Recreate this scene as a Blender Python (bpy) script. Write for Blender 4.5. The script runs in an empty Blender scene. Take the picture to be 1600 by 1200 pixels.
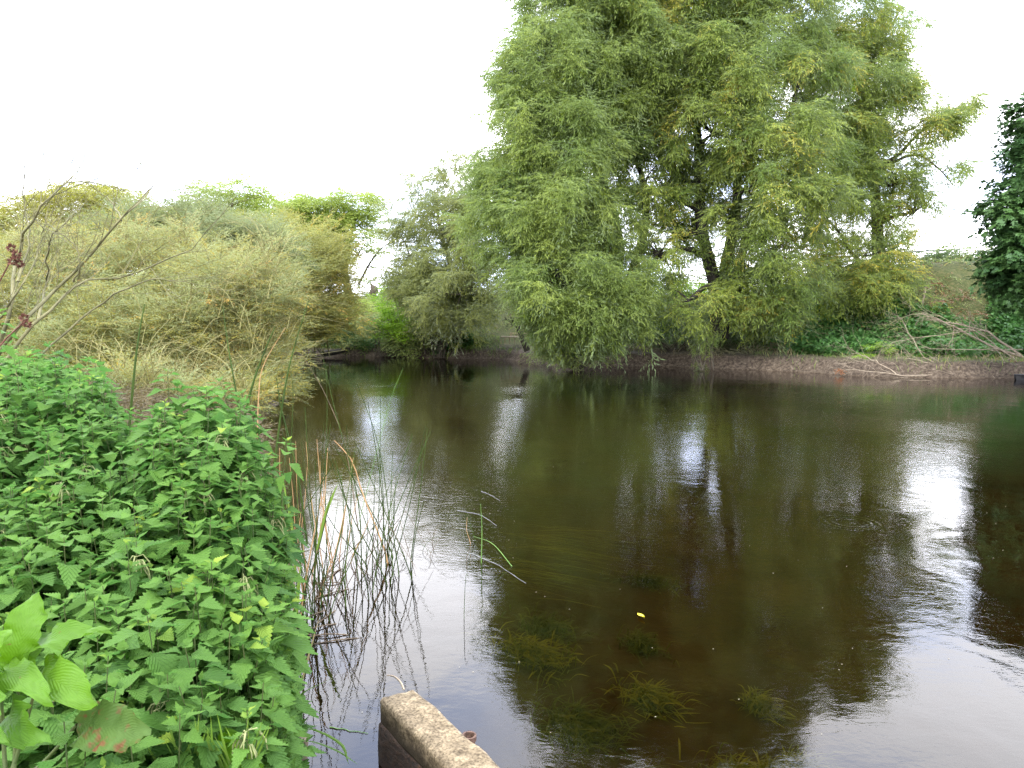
import bpy, math, random
import numpy as np

random.seed(7)
rng = np.random.default_rng(11)
C = bpy.context.scene.collection
sc = bpy.context.scene
PI = math.pi
U = lambda a, b: random.uniform(a, b)

# ------------------------------------------------------------------ camera, world, sun, exposure
F = 1150.0           # focal length in pixels of the 1600 px wide photograph
H = 2.0              # eye height above the water
PITCH = math.atan(100.0 / F)
cam_d = bpy.data.cameras.new('camera')
cam = bpy.data.objects.new('camera', cam_d)
C.objects.link(cam)
cam.location = (0, 0, H)
cam.rotation_euler = (PI / 2 - PITCH, 0, 0)
cam_d.sensor_width = 36
cam_d.lens = F / 1600 * 36
cam_d.clip_start = 0.05
cam_d.clip_end = 3000
sc.camera = cam

SUN_EL, SUN_AZ = math.radians(52), math.radians(215)   # high behind the camera's left shoulder
w = bpy.data.worlds.new('World')
sc.world = w
w.use_nodes = True
nt = w.node_tree
nt.nodes.clear()
def N(nt, t, **k):
    n = nt.nodes.new(t)
    for a, b in k.items():
        if a.startswith('i_'):
            n.inputs[a[2:].replace('_', ' ')].default_value = b
        else:
            setattr(n, a, b)
    return n
out = N(nt, 'ShaderNodeOutputWorld')
bg = N(nt, 'ShaderNodeBackground')
bg.inputs['Strength'].default_value = 0.1
sky = N(nt, 'ShaderNodeTexSky', sky_type='NISHITA', sun_disc=False)
sky.sun_elevation = SUN_EL
sky.sun_rotation = SUN_AZ
tc = N(nt, 'ShaderNodeTexCoord')
mp = N(nt, 'ShaderNodeMapping')
mp.inputs['Scale'].default_value = (1.0, 1.0, 2.2)
nz = N(nt, 'ShaderNodeTexNoise')
nz.inputs['Scale'].default_value = 3.4
nz.inputs['Detail'].default_value = 4
nz.inputs['Roughness'].default_value = 0.45
cr = N(nt, 'ShaderNodeValToRGB')
cr.color_ramp.elements[0].position = 0.36
cr.color_ramp.elements[0].color = (0.50, 0.60, 0.86, 1)
cr.color_ramp.elements[1].position = 0.60
cr.color_ramp.elements[1].color = (0.93, 0.93, 0.97, 1)
mul = N(nt, 'ShaderNodeVectorMath', operation='SCALE')
mul.inputs['Scale'].default_value = 40.0            # bright overcast cloud
mix = N(nt, 'ShaderNodeMixRGB')
mix.inputs[0].default_value = 0.88
L = nt.links.new
L(tc.outputs['Generated'], mp.inputs[0]); L(mp.outputs[0], nz.inputs['Vector'])
L(nz.outputs[0], cr.inputs[0]); L(cr.outputs[0], mul.inputs[0])
L(sky.outputs[0], mix.inputs[1]); L(mul.outputs[0], mix.inputs[2])
L(mix.outputs[0], bg.inputs[0]); L(bg.outputs[0], out.inputs[0])

sd = bpy.data.lights.new('sun', 'SUN')
sd.energy = 1.5
sd.angle = math.radians(14)
sd.color = (1.0, 0.96, 0.88)
sun = bpy.data.objects.new('sun', sd)
C.objects.link(sun)
sun.rotation_euler = (PI / 2 - SUN_EL, 0, -SUN_AZ + PI)
# sky rotation: sun stands at azimuth SUN_AZ clockwise from +Y
sx, sy = math.sin(SUN_AZ), math.cos(SUN_AZ)
from mathutils import Vector
sun.rotation_euler = Vector((sx * math.cos(SUN_EL), sy * math.cos(SUN_EL), math.sin(SUN_EL))).to_track_quat('Z', 'Y').to_euler()

sc.view_settings.view_transform = 'Standard'
sc.view_settings.look = 'None'
sc.view_settings.gamma = 1
sc.view_settings.use_curve_mapping = False
sc.view_settings.exposure = 0.85
sc.render.engine = 'CYCLES'
sc.cycles.max_bounces = 10
sc.cycles.diffuse_bounces = 3
sc.cycles.glossy_bounces = 3
sc.cycles.transmission_bounces = 3
sc.cycles.transparent_max_bounces = 8
sc.cycles.use_denoising = True
sc.cycles.denoising_prefilter = 'NONE'      # keeps the fine leaves and ripples
sc.cycles.caustics_reflective = False
sc.cycles.caustics_refractive = False

# ------------------------------------------------------------------ pixel -> place
ct, st = math.cos(PITCH), math.sin(PITCH)
def ray(px, py):
    a, b = (px - 800) / F, (600 - py) / F
    return np.array((a, ct + b * st, -st + b * ct))
def P(px, py, Y):
    d = ray(px, py)
    return np.array((0, 0, H)) + d * (Y / d[1])
def PW(px, py, z=0.0):
    d = ray(px, py)
    return np.array((0, 0, H)) + d * ((z - H) / d[2])
def S(n, Y):
    return n * Y / F            # pixels -> metres at distance Y

# ------------------------------------------------------------------ materials
def newmat(name):
    m = bpy.data.materials.new(name)
    m.use_nodes = True
    m.node_tree.nodes.clear()
    return m, m.node_tree
def leafmat(name, c0, c1, c2=None, trans=0.4, rough=0.45, spec=0.35, under=None, veins=False, spots=0.0):
    """c0..c1(..c2): leaf colours spread by each leaf's own tint; paler underside; light comes through."""
    m, t = newmat(name)
    Lk = t.links.new
    at = N(t, 'ShaderNodeAttribute', attribute_name='tint')
    r = N(t, 'ShaderNodeValToRGB')
    r.color_ramp.elements[0].color = (*c0, 1)
    r.color_ramp.elements[1].color = (*c1, 1)
    if c2:
        e = r.color_ramp.elements.new(0.88); e.color = (*c1, 1)
        r.color_ramp.elements[1].position = 0.88
        r.color_ramp.elements[-1].position = 1.0
        r.color_ramp.elements[-1].color = (*c2, 1)
    Lk(at.outputs['Fac'], r.inputs[0])
    col = r.outputs[0]
    tx = N(t, 'ShaderNodeTexCoord')
    if spots:
        n2 = N(t, 'ShaderNodeTexNoise'); n2.inputs['Scale'].default_value = 38
        n2.inputs['Detail'].default_value = 3
        r2 = N(t, 'ShaderNodeValToRGB')
        r2.color_ramp.elements[0].position = 0.68 if spots < 1 else .54; r2.color_ramp.elements[0].color = (0, 0, 0, 1)
        r2.color_ramp.elements[1].position = 0.72 if spots < 1 else .64; r2.color_ramp.elements[1].color = (spots,) * 3 + (1,)
        mx = N(t, 'ShaderNodeMixRGB'); mx.inputs[2].default_value = (0.13, 0.065, 0.025, 1)
        Lk(tx.outputs['Object'], n2.inputs['Vector']); Lk(n2.outputs[0], r2.inputs[0])
        Lk(r2.outputs[0], mx.inputs[0]); Lk(col, mx.inputs[1]); col = mx.outputs[0]
    if under:
        g = N(t, 'ShaderNodeNewGeometry')
        mx = N(t, 'ShaderNodeMixRGB'); mx.inputs[2].default_value = (*under, 1)
        sca = N(t, 'ShaderNodeMath', operation='MULTIPLY'); sca.inputs[1].default_value = 0.7
        Lk(g.outputs['Backfacing'], sca.inputs[0]); Lk(sca.outputs[0], mx.inputs[0])
        Lk(col, mx.inputs[1]); col = mx.outputs[0]
    p = N(t, 'ShaderNodeBsdfPrincipled')
    p.inputs['Roughness'].default_value = rough
    p.inputs['Specular IOR Level'].default_value = spec
    tr = N(t, 'ShaderNodeBsdfTranslucent')
    hs = N(t, 'ShaderNodeHueSaturation'); hs.inputs['Saturation'].default_value = 1.15; hs.inputs['Value'].default_value = 1.5
    Lk(col, p.inputs['Base Color']); Lk(col, hs.inputs['Color']); Lk(hs.outputs[0], tr.inputs[0])
    if veins:
        lu = N(t, 'ShaderNodeAttribute', attribute_name='lu')
        lv = N(t, 'ShaderNodeAttribute', attribute_name='lv')
        ab = N(t, 'ShaderNodeMath', operation='ABSOLUTE')
        k1 = N(t, 'ShaderNodeMath', operation='MULTIPLY'); k1.inputs[1].default_value = 1.6
        s1 = N(t, 'ShaderNodeMath', operation='SUBTRACT')
        k2 = N(t, 'ShaderNodeMath', operation='MULTIPLY'); k2.inputs[1].default_value = 7.5 * 2 * PI
        sn = N(t, 'ShaderNodeMath', operation='SINE')
        Lk(lu.outputs['Fac'], ab.inputs[0]); Lk(ab.outputs[0], k1.inputs[0])
        Lk(lv.outputs['Fac'], s1.inputs[0]); Lk(k1.outputs[0], s1.inputs[1])
        Lk(s1.outputs[0], k2.inputs[0]); Lk(k2.outputs[0], sn.inputs[0])
        n3 = N(t, 'ShaderNodeTexNoise'); n3.inputs['Scale'].default_value = 260
        ad = N(t, 'ShaderNodeMath', operation='MULTIPLY_ADD'); ad.inputs[1].default_value = 1.6
        Lk(tx.outputs['Object'], n3.inputs['Vector']); Lk(n3.outputs[0], ad.inputs[0]); Lk(sn.outputs[0], ad.inputs[2])
        bp = N(t, 'ShaderNodeBump'); bp.inputs['Strength'].default_value = 0.55; bp.inputs['Distance'].default_value = 0.0022
        Lk(ad.outputs[0], bp.inputs['Height']); Lk(bp.outputs[0], p.inputs['Normal'])
    if name.endswith('dock_leaves') or name.startswith('old_dock'): bp.inputs['Strength'].default_value = .22; k2.inputs[1].default_value = 11 * 2 * PI
    ms = N(t, 'ShaderNodeMixShader'); ms.inputs[0].default_value = trans
    o = N(t, 'ShaderNodeOutputMaterial')
    Lk(p.outputs[0], ms.inputs[1]); Lk(tr.outputs[0], ms.inputs[2]); Lk(ms.outputs[0], o.inputs[0])
    return m
def plain(name, c0, c1, scale=8, rough=0.8, bump=0.3, dist=0.01, stretch=(1, 1, 1), c2=None, spec=0.3):
    m, t = newmat(name)
    Lk = t.links.new
    tx = N(t, 'ShaderNodeTexCoord'); mp = N(t, 'ShaderNodeMapping'); mp.inputs['Scale'].default_value = stretch
    n1 = N(t, 'ShaderNodeTexNoise'); n1.inputs['Scale'].default_value = scale; n1.inputs['Detail'].default_value = 7
    n1.inputs['Roughness'].default_value = 0.65
    r = N(t, 'ShaderNodeValToRGB')
    r.color_ramp.elements[0].position = 0.35; r.color_ramp.elements[0].color = (*c0, 1)
    r.color_ramp.elements[1].position = 0.65; r.color_ramp.elements[1].color = (*c1, 1)
    if c2:
        e = r.color_ramp.elements.new(0.78); e.color = (*c2, 1)
    p = N(t, 'ShaderNodeBsdfPrincipled'); p.inputs['Roughness'].default_value = rough
    p.inputs['Specular IOR Level'].default_value = spec
    b = N(t, 'ShaderNodeBump'); b.inputs['Strength'].default_value = bump; b.inputs['Distance'].default_value = dist
    o = N(t, 'ShaderNodeOutputMaterial')
    Lk(tx.outputs['Object'], mp.inputs[0]); Lk(mp.outputs[0], n1.inputs['Vector']); Lk(n1.outputs[0], r.inputs[0])
    Lk(r.outputs[0], p.inputs['Base Color']); Lk(n1.outputs[0], b.inputs['Height']); Lk(b.outputs[0], p.inputs['Normal'])
    Lk(p.outputs[0], o.inputs[0])
    return m

M = {}
M['willow'] = leafmat('willow_leaves', (0.12, 0.18, 0.030), (0.27, 0.315, 0.054), (0.40, 0.34, 0.055), under=(0.17, 0.21, 0.11))
M['willow_cool'] = leafmat('willow_leaves_cool', (0.115, 0.17, 0.032), (0.25, 0.30, 0.056), under=(0.20, 0.25, 0.12))
M['greywillow'] = leafmat('grey_willow_leaves', (0.15, 0.18, 0.045), (0.28, 0.29, 0.08), under=(0.22, 0.25, 0.16))
M['osier'] = leafmat('osier_leaves', (0.14, 0.150, 0.032), (0.35, 0.30, 0.058), (0.42, 0.25, 0.06), under=(0.32, 0.36, 0.20))
M['osier2'] = leafmat('olive_osier_leaves', (0.18, 0.18, 0.035), (0.34, 0.30, 0.06), (0.42, 0.26, 0.06), under=(0.26, 0.28, 0.13))
M['yellow'] = leafmat('yellow_willow_leaves', (0.20, 0.21, 0.03), (0.32, 0.29, 0.04), under=(0.27, 0.28, 0.08))
M['lime'] = leafmat('lime_leaves', (0.17, 0.23, 0.035), (0.30, 0.34, 0.06), under=(0.26, 0.32, 0.10))
M['bright'] = leafmat('bright_leaves', (0.18, 0.33, 0.025), (0.32, 0.48, 0.04), under=(0.22, 0.33, 0.08))
M['red'] = leafmat('red_leaves', (0.22, 0.09, 0.03), (0.38, 0.14, 0.05))
M['brown'] = leafmat('dead_bracken', (0.12, 0.065, 0.03), (0.26, 0.14, 0.06), trans=0.2)
M['farnettle'] = leafmat('far_nettle_leaves', (0.055, 0.14, 0.035), (0.12, 0.25, 0.055), under=(0.10, 0.19, 0.07))
M['under'] = leafmat('undergrowth_leaves', (0.11, 0.17, 0.04), (0.26, 0.29, 0.08), (0.36, 0.25, 0.10), under=(0.15, 0.19, 0.09))
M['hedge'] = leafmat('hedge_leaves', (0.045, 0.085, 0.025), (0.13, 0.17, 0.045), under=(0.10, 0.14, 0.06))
M['dryscrub'] = leafmat('dry_scrub', (0.06, 0.045, 0.022), (0.16, 0.125, 0.05), (0.14, 0.19, 0.06), trans=0.2)
M['dark'] = leafmat('dark_broad_leaves', (0.038, 0.095, 0.024), (0.10, 0.19, 0.045), trans=0.3, under=(0.06, 0.10, 0.045))
M['grass'] = leafmat('grass_blades', (0.09, 0.17, 0.03), (0.20, 0.28, 0.06))
M['drygrass'] = leafmat('dry_grass', (0.22, 0.18, 0.09), (0.36, 0.29, 0.15))
M['nettle'] = leafmat('nettle_leaves', (0.038, 0.100, 0.020), (0.122, 0.235, 0.036), (0.24, 0.33, 0.04), trans=0.32, rough=0.55, spec=0.16, under=(0.12, 0.24, 0.08), veins=True)
M['dock'] = leafmat('dock_leaves', (0.055, 0.13, 0.012), (0.105, 0.215, 0.016), trans=0.3, rough=0.45, spec=0.2, under=(0.12, 0.22, 0.05), veins=True, spots=0.9)
M['dockold'] = leafmat('old_dock_leaf', (0.055, 0.105, 0.020), (0.075, 0.125, 0.025), trans=0.15, rough=0.55, spec=.15, veins=True, spots=1.0)
M['bark'] = plain('bark', (0.045, 0.036, 0.024), (0.11, 0.09, 0.06), 14, 0.9, 0.6, 0.03, (1, 1, 0.25))
M['darkbark'] = plain('dark_bark', (0.018, 0.015, 0.011), (0.05, 0.042, 0.03), 14, 0.9, 0.6, 0.03, (1, 1, 0.25))
M['twig'] = plain('olive_twig', (0.16, 0.145, 0.045), (0.27, 0.24, 0.085), 6, 0.6, 0.1, 0.003)
M['baretwig'] = plain('bare_twig', (0.10, 0.095, 0.045), (0.21, 0.19, 0.085), 6, 0.7, 0.1, 0.003)
M['greytwig'] = plain('bleached_twig', (0.23, 0.175, 0.115), (0.42, 0.34, 0.235), 9, 0.8, 0.3, 0.003)
M['stalk'] = plain('nettle_stalk', (0.045, 0.075, 0.018), (0.09, 0.10, 0.03), 20, 0.6, 0.1, 0.002)
M['rush'] = plain('green_rush', (0.022, 0.040, 0.008), (0.060, 0.095, 0.018), 9, 0.7, 0.1, 0.002, (1, 1, 0.3), spec=0.12)
M['rushlight'] = plain('pale_green_rush', (0.10, 0.20, 0.035), (0.17, 0.30, 0.06), 9, 0.4, 0.1, 0.002, (1, 1, 0.3))
M['rushdry'] = plain('dry_rush', (0.33, 0.18, 0.07), (0.52, 0.32, 0.14), 9, 0.6, 0.2, 0.002, (1, 1, 0.3))
M['rushgrey'] = plain('dead_grey_rush', (0.06, 0.042, 0.022), (0.17, 0.12, 0.065), 9, 0.7, 0.2, 0.002, (1, 1, 0.3))
M['rushpale'] = plain('bleached_rush', (0.16, 0.16, 0.13), (0.34, 0.34, 0.30), 12, 0.5, 0.1, 0.002)
M['concrete'] = plain('weathered_concrete', (0.11, 0.083, 0.050), (0.33, 0.26, 0.165), 17, 0.95, 1.0, 0.02, c2=(0.13, 0.11, 0.055))
_t = M['concrete'].node_tree; _p = [n for n in _t.nodes if n.type == 'BSDF_PRINCIPLED'][0]; _r = [n for n in _t.nodes if n.type == 'VALTORGB'][0]
_g = N(_t, 'ShaderNodeNewGeometry'); _s = N(_t, 'ShaderNodeSeparateXYZ'); _n = N(_t, 'ShaderNodeTexNoise', i_Scale=90.0, i_Detail=6.0)
_n2 = N(_t, 'ShaderNodeTexNoise', i_Scale=7.0, i_Detail=5.0)
_a = N(_t, 'ShaderNodeMath', operation='MULTIPLY_ADD'); _a.inputs[1].default_value = .12
_mr = N(_t, 'ShaderNodeMapRange'); _mr.inputs[1].default_value = .27; _mr.inputs[2].default_value = .335      # damp, darker lower edge
_m1 = N(_t, 'ShaderNodeMixRGB', blend_type='MULTIPLY'); _m1.inputs[0].default_value = .85
_c1 = N(_t, 'ShaderNodeValToRGB'); _c1.color_ramp.elements[0].position = .36; _c1.color_ramp.elements[0].color = (.42, .38, .34, 1); _c1.color_ramp.elements[1].position = .56; _c1.color_ramp.elements[1].color = (1.15, 1.12, 1.05, 1)
_m2 = N(_t, 'ShaderNodeMixRGB'); _m2.inputs[1].default_value = (.055, .040, .022, 1)
_t.links.new(_g.outputs['Position'], _s.inputs[0]); _t.links.new(_g.outputs['Position'], _n.inputs['Vector']); _t.links.new(_g.outputs['Position'], _n2.inputs['Vector'])
_t.links.new(_n2.outputs[0], _a.inputs[0]); _t.links.new(_s.outputs['Z'], _a.inputs[2]); _t.links.new(_a.outputs[0], _mr.inputs[0])
_t.links.new(_n.outputs[0], _c1.inputs[0]); _t.links.new(_r.outputs[0], _m1.inputs[1]); _t.links.new(_c1.outputs[0], _m1.inputs[2])
_t.links.new(_mr.outputs[0], _m2.inputs[0]); _t.links.new(_m1.outputs[0], _m2.inputs[2]); _t.links.new(_m2.outputs[0], _p.inputs['Base Color'])
M['wetwood'] = plain('wet_dark_timber', (0.014, 0.008, 0.004), (0.075, 0.040, 0.020), 26, 0.8, 1.0, 0.02, (1, 1, 2), c2=(0.16, 0.07, 0.025), spec=0.5)
M['rust'] = plain('rusty_iron', (0.05, 0.028, 0.018), (0.17, 0.10, 0.07), 60, 0.8, 0.5, 0.002)
M['hole'] = plain('pipe_inside', (0.02, 0.01, 0.006), (0.07, 0.03, 0.015), 60, 0.7, 0.2, 0.002)
M['stake'] = plain('stake_wood', (0.07, 0.055, 0.035), (0.20, 0.155, 0.10), 30, 0.85, 0.6, 0.004, (1, 1, 0.2))
M['fence'] = plain('weathered_fence_wood', (0.20, 0.18, 0.14), (0.36, 0.33, 0.27), 8, 0.9, 0.3, 0.01)
M['plank'] = plain('landing_plank', (0.38, 0.30, 0.20), (0.60, 0.50, 0.36), 8, 0.85, 0.3, 0.01)
M['weed'] = leafmat('water_weed', (0.095, 0.125, 0.010), (0.25, 0.27, 0.018), trans=0.3)
M['weeddark'] = leafmat('dark_water_weed', (0.045, 0.065, 0.008), (0.11, 0.14, 0.014), trans=0.3)
M['yellowleaf'] = plain('fallen_yellow_leaf', (0.60, 0.50, 0.02), (0.78, 0.66, 0.04), 30, 0.4, 0.1, 0.001)
M['rail'] = plain('far_rail_metal', (0.10, 0.10, 0.11), (0.18, 0.18, 0.19), 4, 0.6, 0.1, 0.01)
M['seedhead'] = plain('dry_seed_heads', (0.07, 0.028, 0.018), (0.20, 0.085, 0.055), 60, 0.9, 0.4, 0.004)
M['green_net'] = plain('pale_green_plastic', (0.10, 0.36, 0.20), (0.22, 0.50, 0.32), 20, 0.5, 0.2, 0.004)
M['tassel'] = plain('nettle_tassel', (0.16, 0.19, 0.06), (0.30, 0.30, 0.13), 60, 0.8, 0.3, 0.002)
M['umbel'] = leafmat('umbel_flowers', (0.35, 0.42, 0.18), (0.50, 0.55, 0.28), trans=0.2)
M['litter'] = leafmat('fallen_leaves', (0.16, 0.11, 0.05), (0.42, 0.36, 0.22), trans=0.1)
M['boat'] = plain('dark_boat_hull', (0.012, 0.011, 0.010), (0.03, 0.027, 0.024), 12, 0.5, 0.2, 0.004)

# ------------------------------------------------------------------ mesh helpers
def norm(v):
    return v / np.maximum(np.linalg.norm(v, axis=-1, keepdims=True), 1e-9)

class Acc:
    """collects vertices and quads (and per-vertex values) and links them as one mesh object"""
    def __init__(s):
        s.v, s.f, s.m, s.a, s.n = [], [], [], {}, 0
    def add(s, v, f, mat=0, **attrs):
        v = np.asarray(v, dtype=np.float32).reshape(-1, 3)
        f = np.asarray(f, dtype=np.int32).reshape(-1, 4)
        s.v.append(v); s.f.append(f + s.n); s.m.append(np.full(len(f), mat, np.int32))
        for k in ('tint', 'lu', 'lv'):
            a = attrs.get(k)
            s.a.setdefault(k, []).append(np.full(len(v), 0.5, np.float32) if a is None else np.broadcast_to(np.asarray(a, np.float32), (len(v),)))
        s.n += len(v)
    def build(s, name, mats, parent=None, smooth=False, attrs=('tint',), loc=None):
        v = np.concatenate(s.v); f = np.concatenate(s.f)
        if loc is not None:
            v = v - np.asarray(loc, np.float32)
        me = bpy.data.meshes.new(name)
        me.vertices.add(len(v)); me.vertices.foreach_set('co', v.ravel())
        me.loops.add(f.size); me.loops.foreach_set('vertex_index', f.ravel())
        me.polygons.add(len(f)); me.polygons.foreach_set('loop_start', np.arange(0, f.size, 4, dtype=np.int32))
        me.polygons.foreach_set('material_index', np.concatenate(s.m))
        me.polygons.foreach_set('use_smooth', np.full(len(f), smooth))
        for k in attrs:
            at = me.attributes.new(k, 'FLOAT', 'POINT')
            at.data.foreach_set('value', np.ascontiguousarray(np.concatenate(s.a[k])))
        for m in (mats if isinstance(mats, (list, tuple)) else [mats]):
            me.materials.append(m)
        me.update(calc_edges=True)
        o = bpy.data.objects.new(name, me)
        C.objects.link(o)
        if parent is not None:
            o.parent = parent
            if loc is None:
                o.location = -np.array(parent.location)
            else:
                o.location = np.asarray(loc) - np.array(parent.location)
        elif loc is not None:
            o.location = loc
        return o
def tag(o, label=None, cat=None, group=None, kind=None):
    if label: o['label'] = label
    if cat: o['category'] = cat
    if group: o['group'] = group
    if kind: o['kind'] = kind
    return o
def thing(name, label, cat, loc, group=None):
    o = bpy.data.objects.new(name, None)
    C.objects.link(o)
    o.location = loc
    return tag(o, label, cat, group)

def tube(acc, pts, rad, sides=6, mat=0, cap=False, tint=0.5):
    pts = np.asarray(pts, float)
    n = len(pts)
    rad = np.broadcast_to(np.asarray(rad, float), (n,))
    t = norm(np.gradient(pts, axis=0))
    ref = np.array((0.13, 0.21, 1.0)) if abs(t[0][2]) < 0.8 else np.array((1.0, 0.2, 0.1))
    a = norm(np.cross(t, ref)); b = np.cross(t, a)
    ang = np.arange(sides) * 2 * PI / sides
    v = pts[:, None] + rad[:, None, None] * (a[:, None] * np.cos(ang)[None, :, None] + b[:, None] * np.sin(ang)[None, :, None])
    i = np.arange(n - 1)[:, None] * sides; j = np.arange(sides)[None]; k = (j + 1) % sides
    f = np.stack([i + j, i + k, i + k + sides, i + j + sides], -1).reshape(-1, 4)
    acc.add(v.reshape(-1, 3), f, mat, tint=tint)
def smooth_path(p, n=14, jit=0.0):
    """Catmull-Rom through the given points"""
    p = np.asarray(p, float)
    if len(p) == 2:
        q = p[0] + (p[1] - p[0]) * np.linspace(0, 1, n)[:, None]
    else:
        e = np.vstack([2 * p[0] - p[1], p, 2 * p[-1] - p[-2]])
        u = np.linspace(0, len(p) - 1 - 1e-6, n)
        i = u.astype(int); t = (u - i)[:, None]
        a, b, c, d = e[i], e[i + 1], e[i + 2], e[i + 3]
        q = 0.5 * (2 * b + (c - a) * t + (2 * a - 5 * b + 4 * c - d) * t ** 2 + (3 * b - a - 3 * c + d) * t ** 3)
    if jit:
        q[1:-1] += rng.normal(0, jit, (n - 2, 3))
    return q

# --- leaf and spray templates -------------------------------------------------------
def rhomb(base, d, nrm, ln, wd):
    s = np.cross(d, nrm)
    return np.array([base, base + d * ln * .45 + s * wd * .5, base + d * ln + nrm * (-.1 * ln), base + d * ln * .45 - s * wd * .5])
def spray_template(seed, length=1.0, droop=0.55, nleaf=30, ll=0.13, lw=0.026, sub=3, hang=0.5, spread=0.9):
    """a leafy twig along +x that droops in z, with narrow leaves on it and on a few side twigs"""
    r = np.random.default_rng(seed)
    V = []; T = []
    axes = [(np.zeros(3), np.array((1., 0, 0)), length)]
    for k in range(sub):
        s0 = 0.15 + 0.6 * r.random()
        b = np.array((s0 * length, 0, -droop * s0 * s0 * length))
        an = (1 if k % 2 else -1) * (0.5 + 0.5 * r.random())
        axes.append((b, np.array((math.cos(an), math.sin(an), 0.1 * r.normal())), length * (0.35 + .25 * r.random())))
    tot = sum(a[2] for a in axes)
    for b, d, l in axes:
        m = max(3, int(nleaf * l / tot))
        for i in range(m):
            s = (i + .6) / m
            p = b + d * l * s + np.array((0, 0, -droop * (s * l) ** 2 / length))
            side = (1 if i % 2 else -1)
            perp = np.array((-d[1], d[0], 0)) * side
            ld = norm(d * (0.7 + .3 * r.random()) + perp * spread * r.random() + np.array((0, 0, -hang * (.4 + r.random()))) + r.normal(0, .18, 3))
            nn = norm(np.cross(ld, r.normal(0, 1, 3) * .6 + np.array((perp[0], perp[1], .2))))
            if nn[2] < 0: nn = -nn
            V.append(rhomb(p, ld, nn, ll * (.7 + .6 * r.random()), lw)); T += [r.normal(0, .10)] * 4
    V = np.concatenate(V)
    return dict(v=V, f=np.arange(len(V)).reshape(-1, 4), t=np.array(T))
def rosette_template(seed, n=9, ll=.14, lw=.09, up=.25, rad=.08, h=.25):
    r = np.random.default_rng(seed)
    V = []; T = []
    for i in range(n):
        a = r.random() * 2 * PI
        e = r.normal(-.25, .3)
        d = np.array((math.cos(a) * math.cos(e), math.sin(a) * math.cos(e), math.sin(e)))
        nn = norm(np.array((-d[0] * d[2], -d[1] * d[2], 1 - d[2] ** 2)) + r.normal(0, .25, 3))
        p = np.array((d[0] * rad * r.random(), d[1] * rad * r.random(), -h * r.random()))
        V.append(rhomb(p, d, nn, ll * (.6 + .7 * r.random()), lw * (.7 + .5 * r.random()))); T += [r.normal(0, .12)] * 4
    V = np.concatenate(V)
    return dict(v=V, f=np.arange(len(V)).reshape(-1, 4), t=np.array(T))
def palm_template(seed, n=8, s=.17):
    """a flat spray of five-lobed leaves"""
    r = np.random.default_rng(seed)
    V = []; T = []
    for i in range(n):
        c = np.array((r.uniform(0, .6), r.uniform(-.3, .3), r.normal(0, .05)))
        a0 = r.normal(0, .8); sz = s * (.7 + .6 * r.random())
        nn = norm(np.array((r.normal(.25, .25), r.normal(0, .25), 1)))
        tt = r.normal(0, .12)
        for k, l in zip((-1.9, -.95, 0, .95, 1.9), (.55, .85, 1, .85, .55)):
            a = a0 + k * .75
            d = np.array((math.cos(a), math.sin(a), -.15)); d = norm(d - nn * (d @ nn))
            V.append(rhomb(c, d, nn, sz * l, sz * .42)); T += [tt] * 4
    V = np.concatenate(V)
    return dict(v=V, f=np.arange(len(V)).reshape(-1, 4), t=np.array(T))

def place(acc, T, pos, az, el, scale, tint, roll=None, mat=0, sx=None):
    """copies template T to every pos, turned by azimuth az and raised by elevation el"""
    m = len(pos)
    if m == 0: return
    ca, sa, ce, se = np.cos(az), np.sin(az), np.cos(el), np.sin(el)
    x = np.stack([ca * ce, sa * ce, se], -1)
    y = np.stack([-sa, ca, np.zeros(m)], -1)
    z = np.cross(x, y)
    if roll is not None:
        cr_, sr = np.cos(roll)[:, None], np.sin(roll)[:, None]
        y, z = y * cr_ + z * sr, z * cr_ - y * sr
    R = np.stack([x, y, z], -1)
    v = np.einsum('mij,nj->mni', R, T['v']) * np.asarray(scale)[:, None, None] + pos[:, None]
    n = len(T['v'])
    f = T['f'][None] + (np.arange(m) * n)[:, None, None]
    tt = np.clip(np.asarray(tint)[:, None] + T['t'][None], 0, 1)
    kw = {}
    if 'lu' in T:
        kw = dict(lu=np.tile(T['lu'], m), lv=np.tile(T['lv'], m))
    acc.add(v.reshape(-1, 3), f.reshape(-1, 4), mat, tint=tt.ravel(), **kw)

def lump(seed):
    """a smooth random function of direction, for uneven outlines"""
    r = np.random.default_rng(seed)
    k = r.normal(0, 2.6, (6, 3)); ph = r.random(6) * 6.28
    return lambda d: np.sin(d @ k.T + ph).mean(-1) * 1.6

def crown_points(blobs, dens, inner=.25, seed=1):
    """clump centres spread through ellipsoid masses. blob = px, py, rx, ry (pixels), Y, depth radius (m) [, density factor]"""
    r = np.random.default_rng(seed)
    cs, outs = [], []
    for bi, b in enumerate(blobs):
        px, py, rx, ry, Y, rd = b[:6]
        fac = b[6] if len(b) > 6 else 1
        c = P(px, py, Y); R = np.array((S(rx, Y), rd, S(ry, Y)))
        area = 4 * PI * ((R[0] * R[2]) ** 1.6 / 3 + (R[0] * R[1]) ** 1.6 / 3 + (R[1] * R[2]) ** 1.6 / 3) ** (1 / 1.6)
        k = max(3, int(area * dens * fac))
        d = norm(r.normal(0, 1, (k, 3)))
        l = lump(seed * 97 + bi)(d)
        q = np.where(r.random(k) < inner, r.uniform(.25, .75, k), r.uniform(.78, 1.0, k)) * (1 + .14 * l)
        cs.append(c + d * R * q[:, None]); outs.append(norm(d * R))
    return np.concatenate(cs), np.concatenate(outs)
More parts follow.
